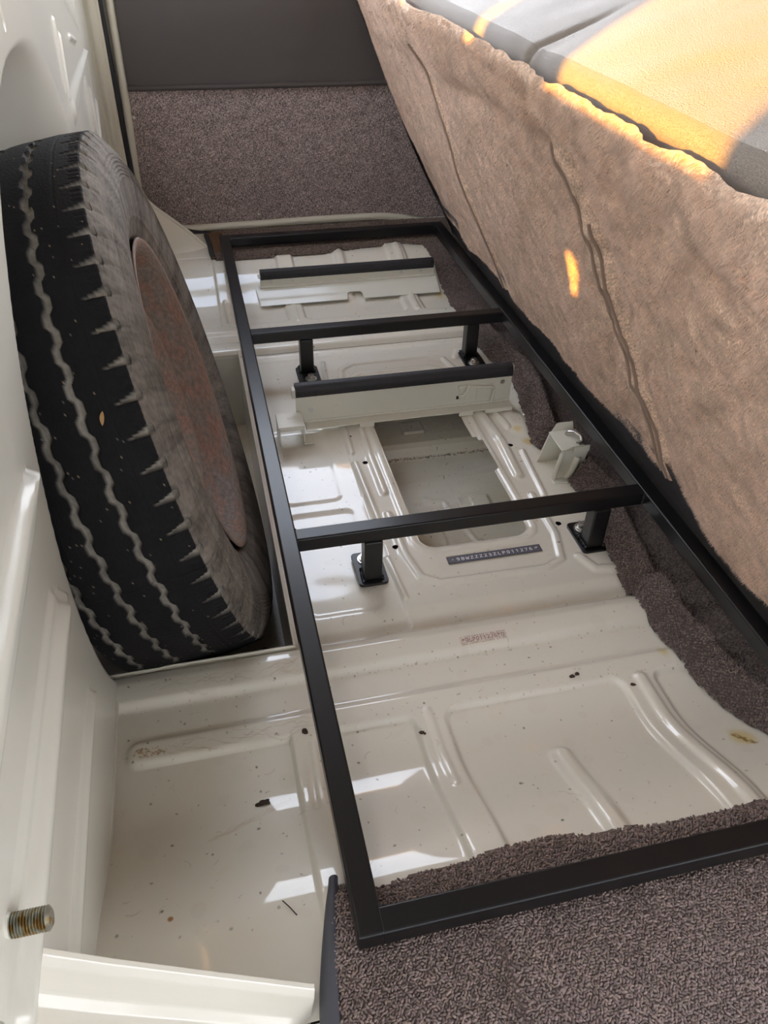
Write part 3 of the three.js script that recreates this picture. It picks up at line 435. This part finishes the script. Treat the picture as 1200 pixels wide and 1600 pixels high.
{
  const t = tag(group('seat_rail', 0.26, 0.010, 0.175), 'low cream steel seat rail with sloping notched plate and black rubber strip', 'seat rail');
  const X0 = 0.061 - 0.26, X1 = 0.447 - 0.26;
  // sloping base plate with a notch in its lower edge
  part('base_plate', sheet(120, 16, (u, v) => { const x = lerp(X0, X1, u), z = lerp(-0.030, 0.0225, v); let y = lerp(0.0205, -0.0015, v) + 0.0012 * ss(0.6, 0.75, v); return [x + (v - 0.5) * 0.004 * (x > 0 ? -1 : 1), y, z]; }, (p) => [p[0], p[2]], (u, v) => !(u > 0.475 && u < 0.565 && v > 0.62)), M.railPaint, t);
  part('notch_edge', tube([[-0.016, 0.0, 0.0225], [-0.014, 0.0055, 0.008], [-0.009, 0.0075, 0.003], [0.014, 0.0075, 0.003], [0.019, 0.0055, 0.008], [0.021, 0.0, 0.0225]], 0.0014, 40, 6), M.railPaint, t);
  part('upright_plate', box(X0 + 0.008, X1 - 0.002, 0.019, 0.038, -0.032, -0.030, 0.0006), M.railPaint, t);
  part('bend', box(X0 + 0.007, X1 - 0.001, 0.0175, 0.0205, -0.0325, -0.022, 0.0012), M.railPaint, t);
  part('top_flange', box(X0 + 0.004, X1, 0.036, 0.0385, -0.048, -0.030, 0.001), M.railPaint, t);
  rubberStrip(X0 + 0.010, X1 - 0.004, 0.0455, -0.037, 0.95, t);
  for (const x of [X0 + 0.03, X0 + 0.075, X1 - 0.075, X1 - 0.032]) part('rivet_hole', ring(0.0040).translate(x, 0.029, -0.0295), M.zinc, t);
}
// ------------------------------------------------------------------ small brackets
{
  const t = tag(group('bridge_bracket', 0.0575, 0, 0.675), 'small cream U-shaped steel bridge bracket at the left end of the tall seat rail', 'bracket');
  part('top_plate', box(-0.021, 0.021, 0.0335, 0.0360, -0.02, 0.022, 0.0025, 3), M.railPaint, t);
  part('front_lip', box(-0.019, 0.019, 0.0285, 0.0345, 0.0195, 0.023, 0.0015), M.railPaint, t);
  for (const s of [-1, 1]) part('side_plate', box(s * 0.0205, s * 0.0178, s > 0 ? 0.004 : 0.0005, 0.035, -0.018, 0.021, 0.0008), M.railPaint, t);
  part('foot', box(0.0178, 0.034, 0.0012, 0.0035, -0.002, 0.024, 0.004), M.railPaint, t);
  part('dimple', new THREE.SphereGeometry(0.006, 16, 8).scale(1, 0.2, 0.5).translate(0.002, 0.0358, -0.004), M.railPaint, t);
}
{
  const t = tag(group('latch_bracket', 0.447, 0, 0.842), 'tall cream steel latch bracket leaning beside the carpet edge', 'bracket');
  t.scale.y = 0.86;
  const leg = (pts, d) => { const s = new THREE.Shape(); pts.forEach((p, i) => (i ? s.lineTo(...p) : s.moveTo(...p))); const g = new THREE.ExtrudeGeometry(s, { depth: d, bevelEnabled: true, bevelSize: 0.0006, bevelThickness: 0.0006, bevelSegments: 2 }); return g; };
  // two leaning side plates in the xy plane, one near and one far
  const near = leg([[-0.018, 0.001], [-0.012, -0.0], [0.020, 0.0], [0.027, 0.03], [0.032, 0.062], [-0.010, 0.062]], 0.0016).translate(0, 0, 0.022);
  part('side_plate', near, M.railPaint, t);
  part('side_plate', leg([[-0.024, 0.001], [-0.006, 0.0], [0.020, 0.0], [0.032, 0.062], [-0.010, 0.062]], 0.0016).translate(0, 0, -0.026), M.railPaint, t);
  part('side_rib', tube([[0.004, 0.004, 0.0245], [0.010, 0.02, 0.0265], [0.016, 0.046, 0.0245]], 0.005, 20, 10), M.railPaint, t);
  part('front_edge', tube([[-0.016, 0.003, 0.023], [-0.009, 0.058, 0.023]], 0.0035, 12, 10), M.railPaint, t);
  part('back_plate', box(0.016, 0.0175, 0, 0.06, -0.025, 0.023, 0.0005).translate(0.006, 0, 0), M.railPaint, t);
  part('top_plate', box(-0.012, 0.028, 0.0605, 0.0632, -0.027, 0.0245, 0.0012), M.railPaint, t);
  const flare = (z, s) => sheet(20, 8, (u, v) => { const x = lerp(-0.010, 0.029, u), h = 0.012 * v * ss(0, 0.35, u); return [x, 0.062 + h, z + s * 0.006 * v * ss(0, 0.35, u)]; }, (p) => [p[0], p[1]]);
  part('top_lip', [flare(-0.027, -1), box(0.004, 0.029, 0.062, 0.0745, -0.034, -0.0325, 0.0006)], M.railPaint, t);
  part('top_lip', [flare(0.0245, 1), box(0.004, 0.029, 0.0605, 0.072, 0.0295, 0.031, 0.0006)], M.railPaint, t);
  const hook = part('hook', tube([[0.012, 0.064, -0.014], [0.014, 0.070, -0.012], [0.020, 0.073, -0.006], [0.026, 0.071, 0.004], [0.025, 0.066, 0.012], [0.018, 0.064, 0.014]], 0.0038, 30, 10), M.zinc, t); hook.userData.label = 'bare metal hook';
  part('foot', box(-0.020, 0.012, 0.0008, 0.0030, 0.020, 0.036, 0.004), M.railPaint, t);
}
// ------------------------------------------------------------------ number plate and faded stamp
{
  const w = 0.1325, d = 0.0136;
  const t = tag(group('identification_plate', 0.2865, 0.0023, 1.0085), 'dark grey metal plate stamped 9BWZZZ23ZLP011276 below the floor opening', 'plate');
  t.rotation.y = -0.004;
  part('plate', box(-w / 2, w / 2, 0, 0.0009, -d / 2, d / 2, 0.0003), std({ color: new THREE.Color().setRGB(0.085, 0.085, 0.105), roughness: 0.5, metalness: 0.2 }), t);
  const tx = canvasTex(1024, 106, (g, W, H) => {
    g.fillStyle = css(96, 96, 106); g.fillRect(0, 0, W, H); g.fillStyle = css(245, 245, 248); g.font = 'bold 62px monospace'; g.textAlign = 'center'; g.textBaseline = 'middle';
    const s = '9BWZZZ23ZLP011276'; for (let i = 0; i < s.length; i++) g.fillText(s[i], 112 + i * 50, 54 + (i % 5 === 2 ? 2 : 0)); g.font = '40px monospace'; g.fillText('*', 52, 60); g.fillText('*', 962, 60);
    g.strokeStyle = css(60, 60, 70); g.lineWidth = 4; g.strokeRect(1, 1, W - 2, H - 2);
  });
  const face = part('stamped_face', new THREE.PlaneGeometry(w - 0.001, d - 0.0008).rotateX(-Math.PI / 2).translate(0, 0.00098, 0), std({ map: tx, roughness: 0.5, side: THREE.FrontSide }), t);
  part('rivet', new THREE.SphereGeometry(0.0016, 14, 8).scale(1, 0.5, 1).translate(0.0602, 0.001, -0.001), M.zinc, t);
  face.userData.label = 'raised pale characters on dark grey';
  const sx = canvasTex(512, 128, (g, W, H) => {
    g.clearRect(0, 0, W, H); for (let i = 0; i < 2600; i++) { g.fillStyle = css(214, 160, 146, rr(0.1, 0.4)); g.fillRect(rr(10, W - 10), rr(14, H - 14), rr(2, 9), rr(1, 5)); }
    g.fillStyle = css(120, 92, 92, 0.75); g.font = '64px monospace'; g.textAlign = 'center'; g.textBaseline = 'middle'; g.fillText('*9LP011276*O', W / 2, H / 2);
    for (let i = 0; i < 160; i++) { g.fillStyle = css(110, 90, 88, rr(0.1, 0.5)); g.fillRect(rr(10, W - 20), rnd() < 0.5 ? rr(8, 22) : rr(H - 24, H - 10), rr(3, 14), rr(1, 4)); }
  });
  const y0 = floorH(0.22, 1.147), y1 = floorH(0.22, 1.160), a = Math.atan2(y0 - y1, 0.013);
  const s = tag(mesh('ink_stamp', new THREE.PlaneGeometry(0.060, 0.0145).rotateX(-Math.PI / 2).rotateX(a), std({ map: sx, transparent: true, roughness: 0.7, side: THREE.FrontSide })), 'faded pink and grey ink stamp on the cream floor fold', 'stamp');
  s.position.set(0.2205, (y0 + y1) / 2 + 0.0009, 1.1535); s.rotation.y = 0.01;
}
// ------------------------------------------------------------------ carpets: backing with looped pile
const loop = new THREE.SphereGeometry(1, 7, 5);
function carpet(name, label, f, inside, u0, u1, v0, v1, step, tone, size) {
  const nu = Math.ceil((u1 - u0) / 0.005), nv = Math.ceil((v1 - v0) / 0.005);
  const base = tag(mesh(name, sheet(nu, nv, (u, v) => f(lerp(u0, u1, u), lerp(v0, v1, v)), null, (u, v) => inside(lerp(u0, u1, u), lerp(v0, v1, v)) > 0), std({ color: new THREE.Color().setRGB(tone[0] * 0.6, tone[1] * 0.6, tone[2] * 0.6), roughness: 1 })), label, 'carpet');
  const ms = [], cs = [], m = new THREE.Matrix4(), q = new THREE.Quaternion(), e = new THREE.Euler(), up = V(0, 1, 0), q2 = new THREE.Quaternion();
  let row = 0;
  for (let v = v0; v < v1; v += step * 0.82, row++) for (let u = u0 + (row % 2) * step * 0.5; u < u1; u += step) {
    const uu = u + rr(-0.25, 0.25) * step, vv = v + rr(-0.25, 0.25) * step; if (inside(uu, vv) < 0) continue;
    const p = f(uu, vv), a = f(uu + 0.002, vv), b = f(uu, vv + 0.002);
    const n = V(b[0] - p[0], b[1] - p[1], b[2] - p[2]).cross(V(a[0] - p[0], a[1] - p[1], a[2] - p[2])).normalize(); if (n.y < -0.3) n.negate();
    q.setFromUnitVectors(up, n); e.set(rr(-0.5, 0.5), rr(-0.9, 0.9) + (rnd() < 0.4 ? 1.2 : 0), rr(-0.5, 0.5)); q2.setFromEuler(e); q.multiply(q2);
    const s = size * rr(0.8, 1.2);
    m.compose(V(p[0], p[1], p[2]).addScaledVector(n, size * rr(0.1, 0.7)), q, V(s * 1.15, s * 0.85, s * 0.62)); ms.push(m.clone());
    const k = rr(0.62, 1.32) * (1 + 0.12 * N(uu * 20, vv * 20)); cs.push([tone[0] * k, tone[1] * k * rr(0.96, 1.04), tone[2] * k * rr(0.96, 1.06)]);
  }
  const im = new THREE.InstancedMesh(loop, std({ color: 0xffffff, roughness: 0.75, side: THREE.FrontSide }), ms.length); im.name = 'loop_pile'; im.userData.kind = 'stuff';
  ms.forEach((x, i) => { im.setMatrixAt(i, x); im.setColorAt(i, new THREE.Color().setRGB(...cs[i])); }); im.castShadow = im.receiveShadow = true; base.add(im); return base;
}
const TONE = [0.20, 0.150, 0.132];
const nearEdge = [[-0.03, 1.428], [0.0, 1.432], [0.027, 1.439], [0.061, 1.435], [0.1, 1.434], [0.149, 1.428], [0.186, 1.427], [0.23, 1.435], [0.268, 1.437], [0.393, 1.440], [0.6, 1.44]];
const nearLeft = [[1.42, -0.009], [1.45, -0.013], [1.487, -0.021], [1.53, -0.027], [1.7, -0.03]];
carpet('floor_carpet', 'brown loop-pile carpet under the near end of the black frame', (x, z) => [x, Math.max(0.0605, floorH(x, z) + 0.004) + 0.001 * N(x * 14, z * 14) - 0.003 * (1 - ss(0, 0.012, z - pw(nearEdge, x))), z],
  (x, z) => Math.min(z - pw(nearEdge, x) + 0.0015 * N(x * 120, 3), x - pw(nearLeft, z)), -0.035, 0.56, 1.424, 1.625, 0.0027, TONE.map((c) => c * 1.3), 0.00165);
const inX = [[0.05, 0.44], [0.12, 0.452], [0.2, 0.453], [0.33, 0.452], [0.43, 0.449], [0.5, 0.456], [0.572, 0.468], [0.62, 0.464], [0.70, 0.446], [0.772, 0.431], [0.80, 0.445], [0.85, 0.452], [0.88, 0.447], [0.944, 0.457], [0.97, 0.447], [1.052, 0.435], [1.123, 0.427], [1.202, 0.433], [1.262, 0.440], [1.36, 0.466], [1.44, 0.49]];
const stripY = (x, z) => { const t = x - pw(inX, z); const crest = 0.036 * ss(0.0, 0.026, t) * (1 - 0.97 * ss(0.031, 0.050, t)); const f = floorH(Math.min(x, 0.6), z) + 0.004; return f + Math.min(1, Math.max(0, 0.062 - f) / 0.038) * crest * (0.9 + 0.1 * Math.sin(z * 9 + 1)) * ss(0.22, 0.36, z) + 0.0008 * N(x * 22, z * 16); };
carpet('carpet_strip', 'dark brown carpet strip with a raised fold along the right side rail', (x, z) => [x, stripY(x, z), z], (x, z) => Math.min(x - pw(inX, z) - (z < 0.25 ? 0.003 : 0) + 0.0015 * N(z * 90, 5), sdBox(x, z, 0.40, 0.478, 0.812, 0.876, 0.006)), 0.42, 0.535, 0.055, 1.44, 0.0024, TONE.map((c) => c * 0.85), 0.00155);
const farEdge = [[-0.01, 0.068], [0.03, 0.062], [0.12, 0.060], [0.21, 0.062], [0.3, 0.045], [0.40, 0.035], [0.45, 0.05]];
carpet('floor_carpet', 'brown carpet edge under the far end of the black frame by the door', (x, z) => [x, Math.max(0.0600, z > 0.036 ? floorH(x, z) + 0.004 : 0) + 0.001 * N(x * 14, z * 14) - 0.003 * (1 - ss(0, 0.012, pw(farEdge, x) - z)), z], (x, z) => pw(farEdge, x) - z, -0.012, 0.60, -0.105, 0.072, 0.0030, [0.17, 0.125, 0.10], 0.0019);
{
  // rough backing threads along the near carpet edges
  const t = tag(mesh('edge_trim', (() => {
    const c = new THREE.CatmullRomCurve3([V(-0.008, 0.060, 1.424), V(-0.0125, 0.062, 1.445), V(-0.021, 0.062, 1.487), V(-0.028, 0.062, 1.525), V(-0.031, 0.061, 1.56), V(-0.031, 0.058, 1.62)]);
    const n = 60, m = 14, P = [], I = [];
    for (let i = 0; i <= n; i++) { const p = c.getPoint(i / n), w = lerp(0.0040, 0.0085, ss(0, 0.5, i / n)); for (let k = 0; k <= m; k++) { const a = k / m * 2 * Math.PI; P.push(p.x + w * Math.cos(a), p.y + 0.006 * Math.sin(a), p.z); } }
    for (let i = 0; i < n; i++) for (let k = 0; k < m; k++) { const a = i * (m + 1) + k; I.push(a, a + 1, a + m + 1, a + 1, a + m + 2, a + m + 1); }
    const g = new THREE.BufferGeometry(); g.setAttribute('position', new THREE.Float32BufferAttribute(P, 3)); g.setIndex(I); g.computeVertexNormals(); g.setAttribute('uv', new THREE.Float32BufferAttribute(new Float32Array(P.length / 3 * 2), 2)); return g;
  })(), M.greyRubber), 'grey rubber edge trim along the left end of the near carpet', 'trim');
  const c = tag(group('edge_trim', -0.012, 0.06, 0.0), 'dark curled rubber trim with brown felt at the far left frame corner', 'trim');
  part('rubber_curl', tube([[-0.014, 0.000, -0.085], [-0.010, 0.004, -0.02], [-0.009, 0.003, 0.03], [-0.006, 0.0, 0.052], [0.002, -0.003, 0.06]], 0.0055, 40, 10), M.rubber, c);
  part('felt_layer', sheet(16, 40, (u, v) => { const x = lerp(-0.010, 0.022, u), z = lerp(-0.09, 0.062, v); return [x, 0.003 + 0.002 * Math.sin(u * 3) + 0.001 * N(x * 90, z * 90), z]; }, (p) => [p[0], p[2]]), std({ color: new THREE.Color().setRGB(0.13, 0.07, 0.035), roughness: 1, bumpMap: weave, bumpScale: 0.001 }), c);
}
// ------------------------------------------------------------------ threaded stud on the near pillar
{
  const t = tag(group('threaded_stud', -0.2, 0.268, 1.513), 'short zinc-plated threaded stud sticking out of the cream bulkhead', 'bolt');
  const p = [[0, -0.012], [0.0068, -0.012], [0.0068, 0.0015], [0.0086, 0.002], [0.0086, 0.0035]];
  const n = 12; for (let i = 0; i < n; i++) { const s = 0.004 + i * 0.002; p.push([0.0069, s], [0.0086, s + 0.0009], [0.0086, s + 0.0011]); } p.push([0.0072, 0.0282], [0.006, 0.0292], [0, 0.0292]);
  const g = new THREE.LatheGeometry(p.map((q) => new THREE.Vector2(...q)), 36).rotateZ(-Math.PI / 2);
  const tx = dataTex(128, (i, j) => { const k = ss(-0.2, 0.5, fbm(i / 22, j / 22, 3.7)); return [lerp(0.72, 0.66, k), lerp(0.72, 0.56, k), lerp(0.68, 0.38, k)]; }, true);
  part('thread', toCreasedNormals(g.toNonIndexed(), 0.5), std({ map: tx, metalness: 0.9, roughness: 0.32 }), t);
  part('base_boss', new THREE.CylinderGeometry(0.0085, 0.013, 0.012, 28).rotateZ(-Math.PI / 2).translate(-0.003, 0, 0), M.wallPaint, t);
  t.scale.setScalar(0.8); t.rotation.z = 0.06; t.rotation.y = -0.03;
}
// ------------------------------------------------------------------ bench seat tipped up on the right
{
  const th = 24.2 * Math.PI / 180, sx = -Math.sin(th), sy = Math.cos(th);
  const seat = tag(group('bench_seat', 0.507, 0.09, 0), 'tipped-up bench seat with brown plush back and sunlit grey vinyl cover', 'seat');
  // local axes: s up the plush face, z along it, o outwards (towards the frame)
  const at = (s, z, o) => [s * sx - o * sy, s * sy + o * sx, z];
  const ZA = -0.1, ZB = 1.56;
  const f1 = (s) => lerp(0.432, 0.342, clamp(s / 0.45)), f2 = (s) => lerp(1.035, 0.912, clamp(s / 0.45));
  const lowEdge = (z) => 0.026 + 0.020 * N(z * 5, 2.2) + 0.006 * N(z * 23, 4.1) - (z < 0.06 ? 0.0 : 0) ;
  const left = (s) => pw([[0, 0.04], [0.02, 0.025], [0.06, -0.015], [0.112, -0.055], [0.18, -0.082], [0.3, -0.084], [0.45, -0.094], [0.55, -0.096]], s) * 1;
  const relief = (s, z) => {
    let o = 0.010 * N(s * 4.5, z * 4.5, 1.3) + 0.005 * N(s * 11, z * 11, 2.3);
    const g1 = z - f1(s), k1 = s < 0.47 ? 1 : 1 - ss(0.47, 0.51, s); o += k1 * (- 0.010 * ss(0.000, 0.012, g1) * Math.exp(-Math.max(0, g1 - 0.007) / 0.024));
    const g2 = z - f2(s), k2 = s < 0.44 ? 1 : 1 - ss(0.44, 0.48, s); o += k2 * (- 0.013 * ss(0.014, 0.028, g2) * Math.exp(-Math.max(0, g2 - 0.023) / 0.034));
    o += 0.012 * ss(0.40, 0.47, s) * ss(-0.05, 0.3, z) - 0.010 * Math.exp(-(((s - (0.43 - 0.02 * Math.sin(z * 5))) / 0.022) ** 2)) * ss(0.4, 0.6, z);   // puffed hem above a soft valley
    o += (0.0015 + 0.004 * ss(0.5, 1.1, z)) * fbm(s * 26, z * 26, 5.2) * (0.4 + 0.6 * ss(0.06, 0.2, s));
    o -= 0.012 * Math.exp(-((Math.hypot(s - 0.47, (z - 0.416) * 0.8) / 0.02) ** 2));
    o -= 0.020 * (1 - ss(-0.1, 0.06, z)) * (1 - ss(0, 0.06, z - left(s))) * 0.4;
    return o;
  };
  const S1 = 0.532;
  const face = (s, z) => { if (s <= 0.512) return at(s, z, relief(s, z)); const k = (s - 0.512) / (S1 - 0.512), a = k * 1.75, R = 0.013; const o = relief(0.512, z); return at(0.512 + R * Math.sin(a), z, o - R * (1 - Math.cos(a))); };
  const edgeT = (z) => S1 - 0.004 * (0.5 + 0.5 * N(z * 26, 8.8)) - 0.003;
  const plushMap = dataTex(512, (i, j) => { const k = 1 + 0.25 * N(i / 3.2, j / 7, 1.1) + 0.16 * fbm(i / 38, j / 38, 3.2); return [0.84 * k, 0.73 * k, 0.64 * k]; }, true, 0.2);
  const back = part('plush_back', sheet(840, 250, (u, v) => { const s = lerp(-0.02, S1, v), z = lerp(ZA - 0.02, ZB, u); return face(clamp(s, lowEdge(z), edgeT(z)), Math.max(z, left(s) - 0.004)); }, (p, u, v) => [u * 1.6, v * 0.56], (u, v) => { const s = lerp(-0.02, S1, v), z = lerp(ZA - 0.02, ZB, u); return z > left(s) - 0.003 && s > lowEdge(z) - 0.003 && s < edgeT(z) + 0.003; }), std({ map: plushMap, roughness: 1, bumpMap: plushMap, bumpScale: 0.0015 }), seat);
  // stitched folds that stand up as thin lines in the plush
  const foldM = std({ color: new THREE.Color().setRGB(0.70, 0.515, 0.40), roughness: 1, bumpMap: plushMap, bumpScale: 0.002 });
  for (const [fn, dz, s1] of [[f1, 0, 0.45], [f2, 0, 0.445], [f2, 0.0165, 0.36]]) { const pts = []; for (let k = 0; k <= 40; k++) { const q = lerp(lowEdge(fn(0)) + 0.004, s1, k / 40), z = fn(q) + dz + 0.0006 * N(q * 16, dz * 90 + 3); pts.push(at(q, z, relief(q, z - 0.003) + 0.0012)); } part('plush_fold', tube(pts, 0.0020, 160, 8), foldM, back); }
  // short fur
  const hair = new THREE.ConeGeometry(0.00034, 1, 3, 1, true).translate(0, 0.5, 0);
  const ms = [], cs = [], m = new THREE.Matrix4(), q = new THREE.Quaternion();
  const count = 230000;
  for (let i = 0; i < count; i++) {
    const s = rr(-0.01, S1), z = rr(ZA, 1.50); if (z < left(s) + 0.001 || s < lowEdge(z) || s > edgeT(z)) continue;
    const p = V(...face(s, z)), a = face(s + 0.003, z), b = face(s, z + 0.003);
    const n = V(a[0] - p.x, a[1] - p.y, a[2] - p.z).cross(V(b[0] - p.x, b[1] - p.y, b[2] - p.z)).normalize(); if (n.x > 0 && s < 0.515) n.negate(); if (s >= 0.515 && n.dot(V(-0.91 + 0.5, 0.3 + 1, 0)) < 0) n.negate();
    const fluffy = ss(0.55, 1.1, z) * 0.5 + 0.5 * ss(0.3, 0.5, s), cl = fbm(s * 24, z * 24, 6.1), c2 = N(s * 60, z * 60, 2.1);
    const d = V(-sy, sx, 0).multiplyScalar(0.45 + 0.3 * fluffy).addScaledVector(n, 0.25).add(V(sx, sy, 0).multiplyScalar(-0.5 + 0.8 * cl + rr(-0.35, 0.35))).add(V(0, 0, 0.55 * c2 + 0.3 * cl + rr(-0.35, 0.35))).normalize();
    q.setFromUnitVectors(V(0, 1, 0), d); const gA = z - f1(s), gB = z - f2(s), seam = Math.max(Math.exp(-(((gA - 0.003) / 0.011) ** 2)), Math.exp(-(((gB - 0.012) / 0.016) ** 2)));
    const L = rr(0.0025, 0.0045) * (1 + 0.9 * fluffy) * (1 - 0.72 * seam);
    m.compose(p.addScaledVector(n, -0.0006), q, V(1, L, 1)); ms.push(m.clone());
    const k = (0.85 + 0.22 * cl + 0.12 * c2) * rr(0.8, 1.2); cs.push([0.80 * k, 0.585 * k, 0.455 * k]);
  }
  const fur = new THREE.InstancedMesh(hair, std({ color: 0xffffff, roughness: 0.8 }), ms.length); fur.name = 'plush_pile'; fur.userData.kind = 'stuff'; ms.forEach((x, i) => { fur.setMatrixAt(i, x); fur.setColorAt(i, new THREE.Color().setRGB(...cs[i])); }); fur.castShadow = fur.receiveShadow = true; back.add(fur);
  // vinyl cover: wraps from behind the plush hem over the rolled edge and away to the right
  const grain = dataTex(512, (i, j) => { const a = Math.abs(N(i / 5, j / 5, 1.9)), b = Math.abs(N(i / 9, j / 9, 5.9)); return 0.35 + 0.9 * Math.min(a, b + 0.1) + 0.1 * N(i / 2, j / 2, 3); }, false, 0.16);
  const vin = std({ color: new THREE.Color().setRGB(0.335, 0.292, 0.248), roughness: 0.5, bumpMap: grain, bumpScale: 0.0015 });
  const vprof = []; { const R = 0.022; for (let k = 0; k <= 14; k++) { const a = -0.35 + k / 14 * (Math.PI / 2 + 0.15); vprof.push([0.507 + R * Math.sin(a), -0.008 - R + R * Math.cos(a)]); } for (let k = 1; k <= 24; k++) vprof.push([0.5285 + 0.006 * Math.sin(k / 24 * Math.PI) - 0.198 * k / 24 * 0.42, -0.034 - k / 24 * 0.42]); }
  part('vinyl_cover', sheet(420, 150, (u, v) => {
    const z = lerp(ZA, ZB, u), k = v * (vprof.length - 1), i = Math.min(vprof.length - 2, Math.floor(k)), f = k - i; let s = lerp(vprof[i][0], vprof[i + 1][0], f), o = lerp(vprof[i][1], vprof[i + 1][1], f);
    const dd = -o, pinch = 0.004 * Math.exp(-(((z - 0.878 + 0.1 * dd + 0.3 * Math.max(0, dd - 0.1)) / 0.007) ** 2)) * (1 - ss(0.05, 0.16, dd)) + 0.002 * Math.exp(-(((z - 0.905 + 0.25 * dd) / 0.02) ** 2)) * (1 - ss(0.03, 0.12, dd)) ;
    s -= pinch; s += 0.003 * N(z * 5, dd * 7, 7.7) + 0.0012 * N(z * 18, dd * 14, 3.7);
    return at(s, z, o);
  }, (p, u, v) => [u * 1.66, v * 0.6]), vin, seat);
  // body of the seat behind the plush and the dark vinyl border at its foot
  part('seat_body', (() => { const g = new RoundedBoxGeometry(0.40, 0.40, 1.64, 3, 0.03); const p = g.attributes.position; const c = [0.21, -0.235]; for (let i = 0; i < p.count; i++) { const s = c[0] + p.getY(i), o = c[1] + p.getX(i), w = at(s, 0.735 + p.getZ(i), o); p.setXYZ(i, ...w); } g.computeVertexNormals(); return g; })(), M.darkVinyl, seat);
  part('vinyl_border', sheet(300, 14, (u, v) => { const z = lerp(-0.105, ZB, u), s = lerp(-0.070, 0.06, v); return at(s, Math.max(z, left(Math.max(s, 0)) - 0.022), -0.012 + 0.010 * v + 0.003 * N(z * 8, s * 20, 4)); }, (p) => [p[2], p[1]]), std({ color: new THREE.Color().setRGB(0.060, 0.058, 0.062), roughness: 0.55 }), seat);
  part('side_border', sheet(14, 120, (u, v) => { const s = lerp(-0.02, 0.52, v), zz = Math.max(-0.112, left(s) - 0.034 * (1 - u)); return at(s, zz, -0.014 + 0.012 * u); }, (p) => [p[0], p[1]]), std({ color: new THREE.Color().setRGB(0.045, 0.043, 0.045), roughness: 0.6 }), seat);
}
// ------------------------------------------------------------------ crumbs of dirt
const dirtM = std({ color: new THREE.Color().setRGB(0.045, 0.028, 0.018), roughness: 0.95 });
function crumb(label, x, z, L) {
  const gs = L.map(([dx, dz, r, e]) => { const g = new THREE.IcosahedronGeometry(r, 2), p = g.attributes.position; for (let i = 0; i < p.count; i++) { const k = 1 + 0.45 * N(p.getX(i) / r * 1.3 + x * 50, p.getY(i) / r * 1.3, p.getZ(i) / r * 1.3 + z * 50); p.setXYZ(i, p.getX(i) * k * e, p.getY(i) * k * 0.55, p.getZ(i) * k); } g.computeVertexNormals(); g.translate(dx, r * 0.35, dz); return g; });
  const o = tag(mesh('dirt_crumb', gs, dirtM), label, 'dirt'); o.position.set(x, floorH(x, z), z); return o;
}
crumb('dark brown dirt clod on the bare cream panel left of the frame', -0.059, 1.309, [[-0.004, 0, 0.0022, 1.4], [0, -0.001, 0.0032, 1], [0.0045, -0.001, 0.0032, 1]]);
crumb('flat brown chip beside the left side rail, near the rib', -0.006, 1.236, [[0, 0, 0.0032, 0.9], [0.001, 0.002, 0.0022, 1]]);
crumb('elongated brown dirt crumb on the rib behind the centre pressed panel', 0.306, 1.2265, [[-0.003, 0.001, 0.0022, 1.5], [0.004, -0.001, 0.0022, 1.2]]);
crumb('brown crumb at the corner of the centre pressed panel by the right bead', 0.366, 1.253, [[0, 0, 0.002, 1.3], [0.002, 0.0005, 0.0014, 1]]);
crumb('brown crumb between the two pressed panels right of the side rail', 0.116, 1.264, [[-0.001, 0, 0.0018, 1.6], [0.002, 0.002, 0.0014, 1]]);
{
  // a twig and two pale leaf scraps
  const tw = tag(mesh('twig', tube([[-0.052, floorH(-0.052, 1.436) + 0.001, 1.431], [-0.047, floorH(-0.047, 1.44) + 0.0012, 1.438], [-0.042, floorH(-0.042, 1.447) + 0.001, 1.446]], 0.0005, 12, 6), dirtM), 'thin dark twig on the cream panel near the grey rubber trim', 'twig');
  const ax = V(Math.cos(0.2184), Math.sin(0.2184), 0), vv = V(-Math.sin(0.2184), Math.cos(0.2184), 0), at = (a, deg) => V(-0.151, 0.1754, 0.8425).addScaledVector(ax, a).addScaledVector(vv, 0.3212 * Math.sin(deg * Math.PI / 180)).addScaledVector(V(0, 0, 1), 0.3212 * Math.cos(deg * Math.PI / 180));
  const lm = std({ color: new THREE.Color().setRGB(0.42, 0.24, 0.10), roughness: 0.8 });
  const lf = tag(mesh('leaf_scrap', (() => { const s = new THREE.Shape(); s.moveTo(0, -0.006); s.quadraticCurveTo(0.003, 0, 0.001, 0.006); s.quadraticCurveTo(-0.0035, 0.001, 0, -0.006); return new THREE.ExtrudeGeometry(s, { depth: 0.0005, bevelEnabled: true, bevelSize: 0.0003, bevelThickness: 0.0003, bevelSegments: 1 }); })(), lm), 'tan dry leaf scrap stuck to the tyre tread', 'leaf');
  lf.position.copy(at(0.0363, 30.5)); lf.lookAt(lf.position.clone().add(vv.clone().multiplyScalar(Math.sin(0.53)).add(V(0, 0, Math.cos(0.53)))));
}
renderer.render(scene, camera);
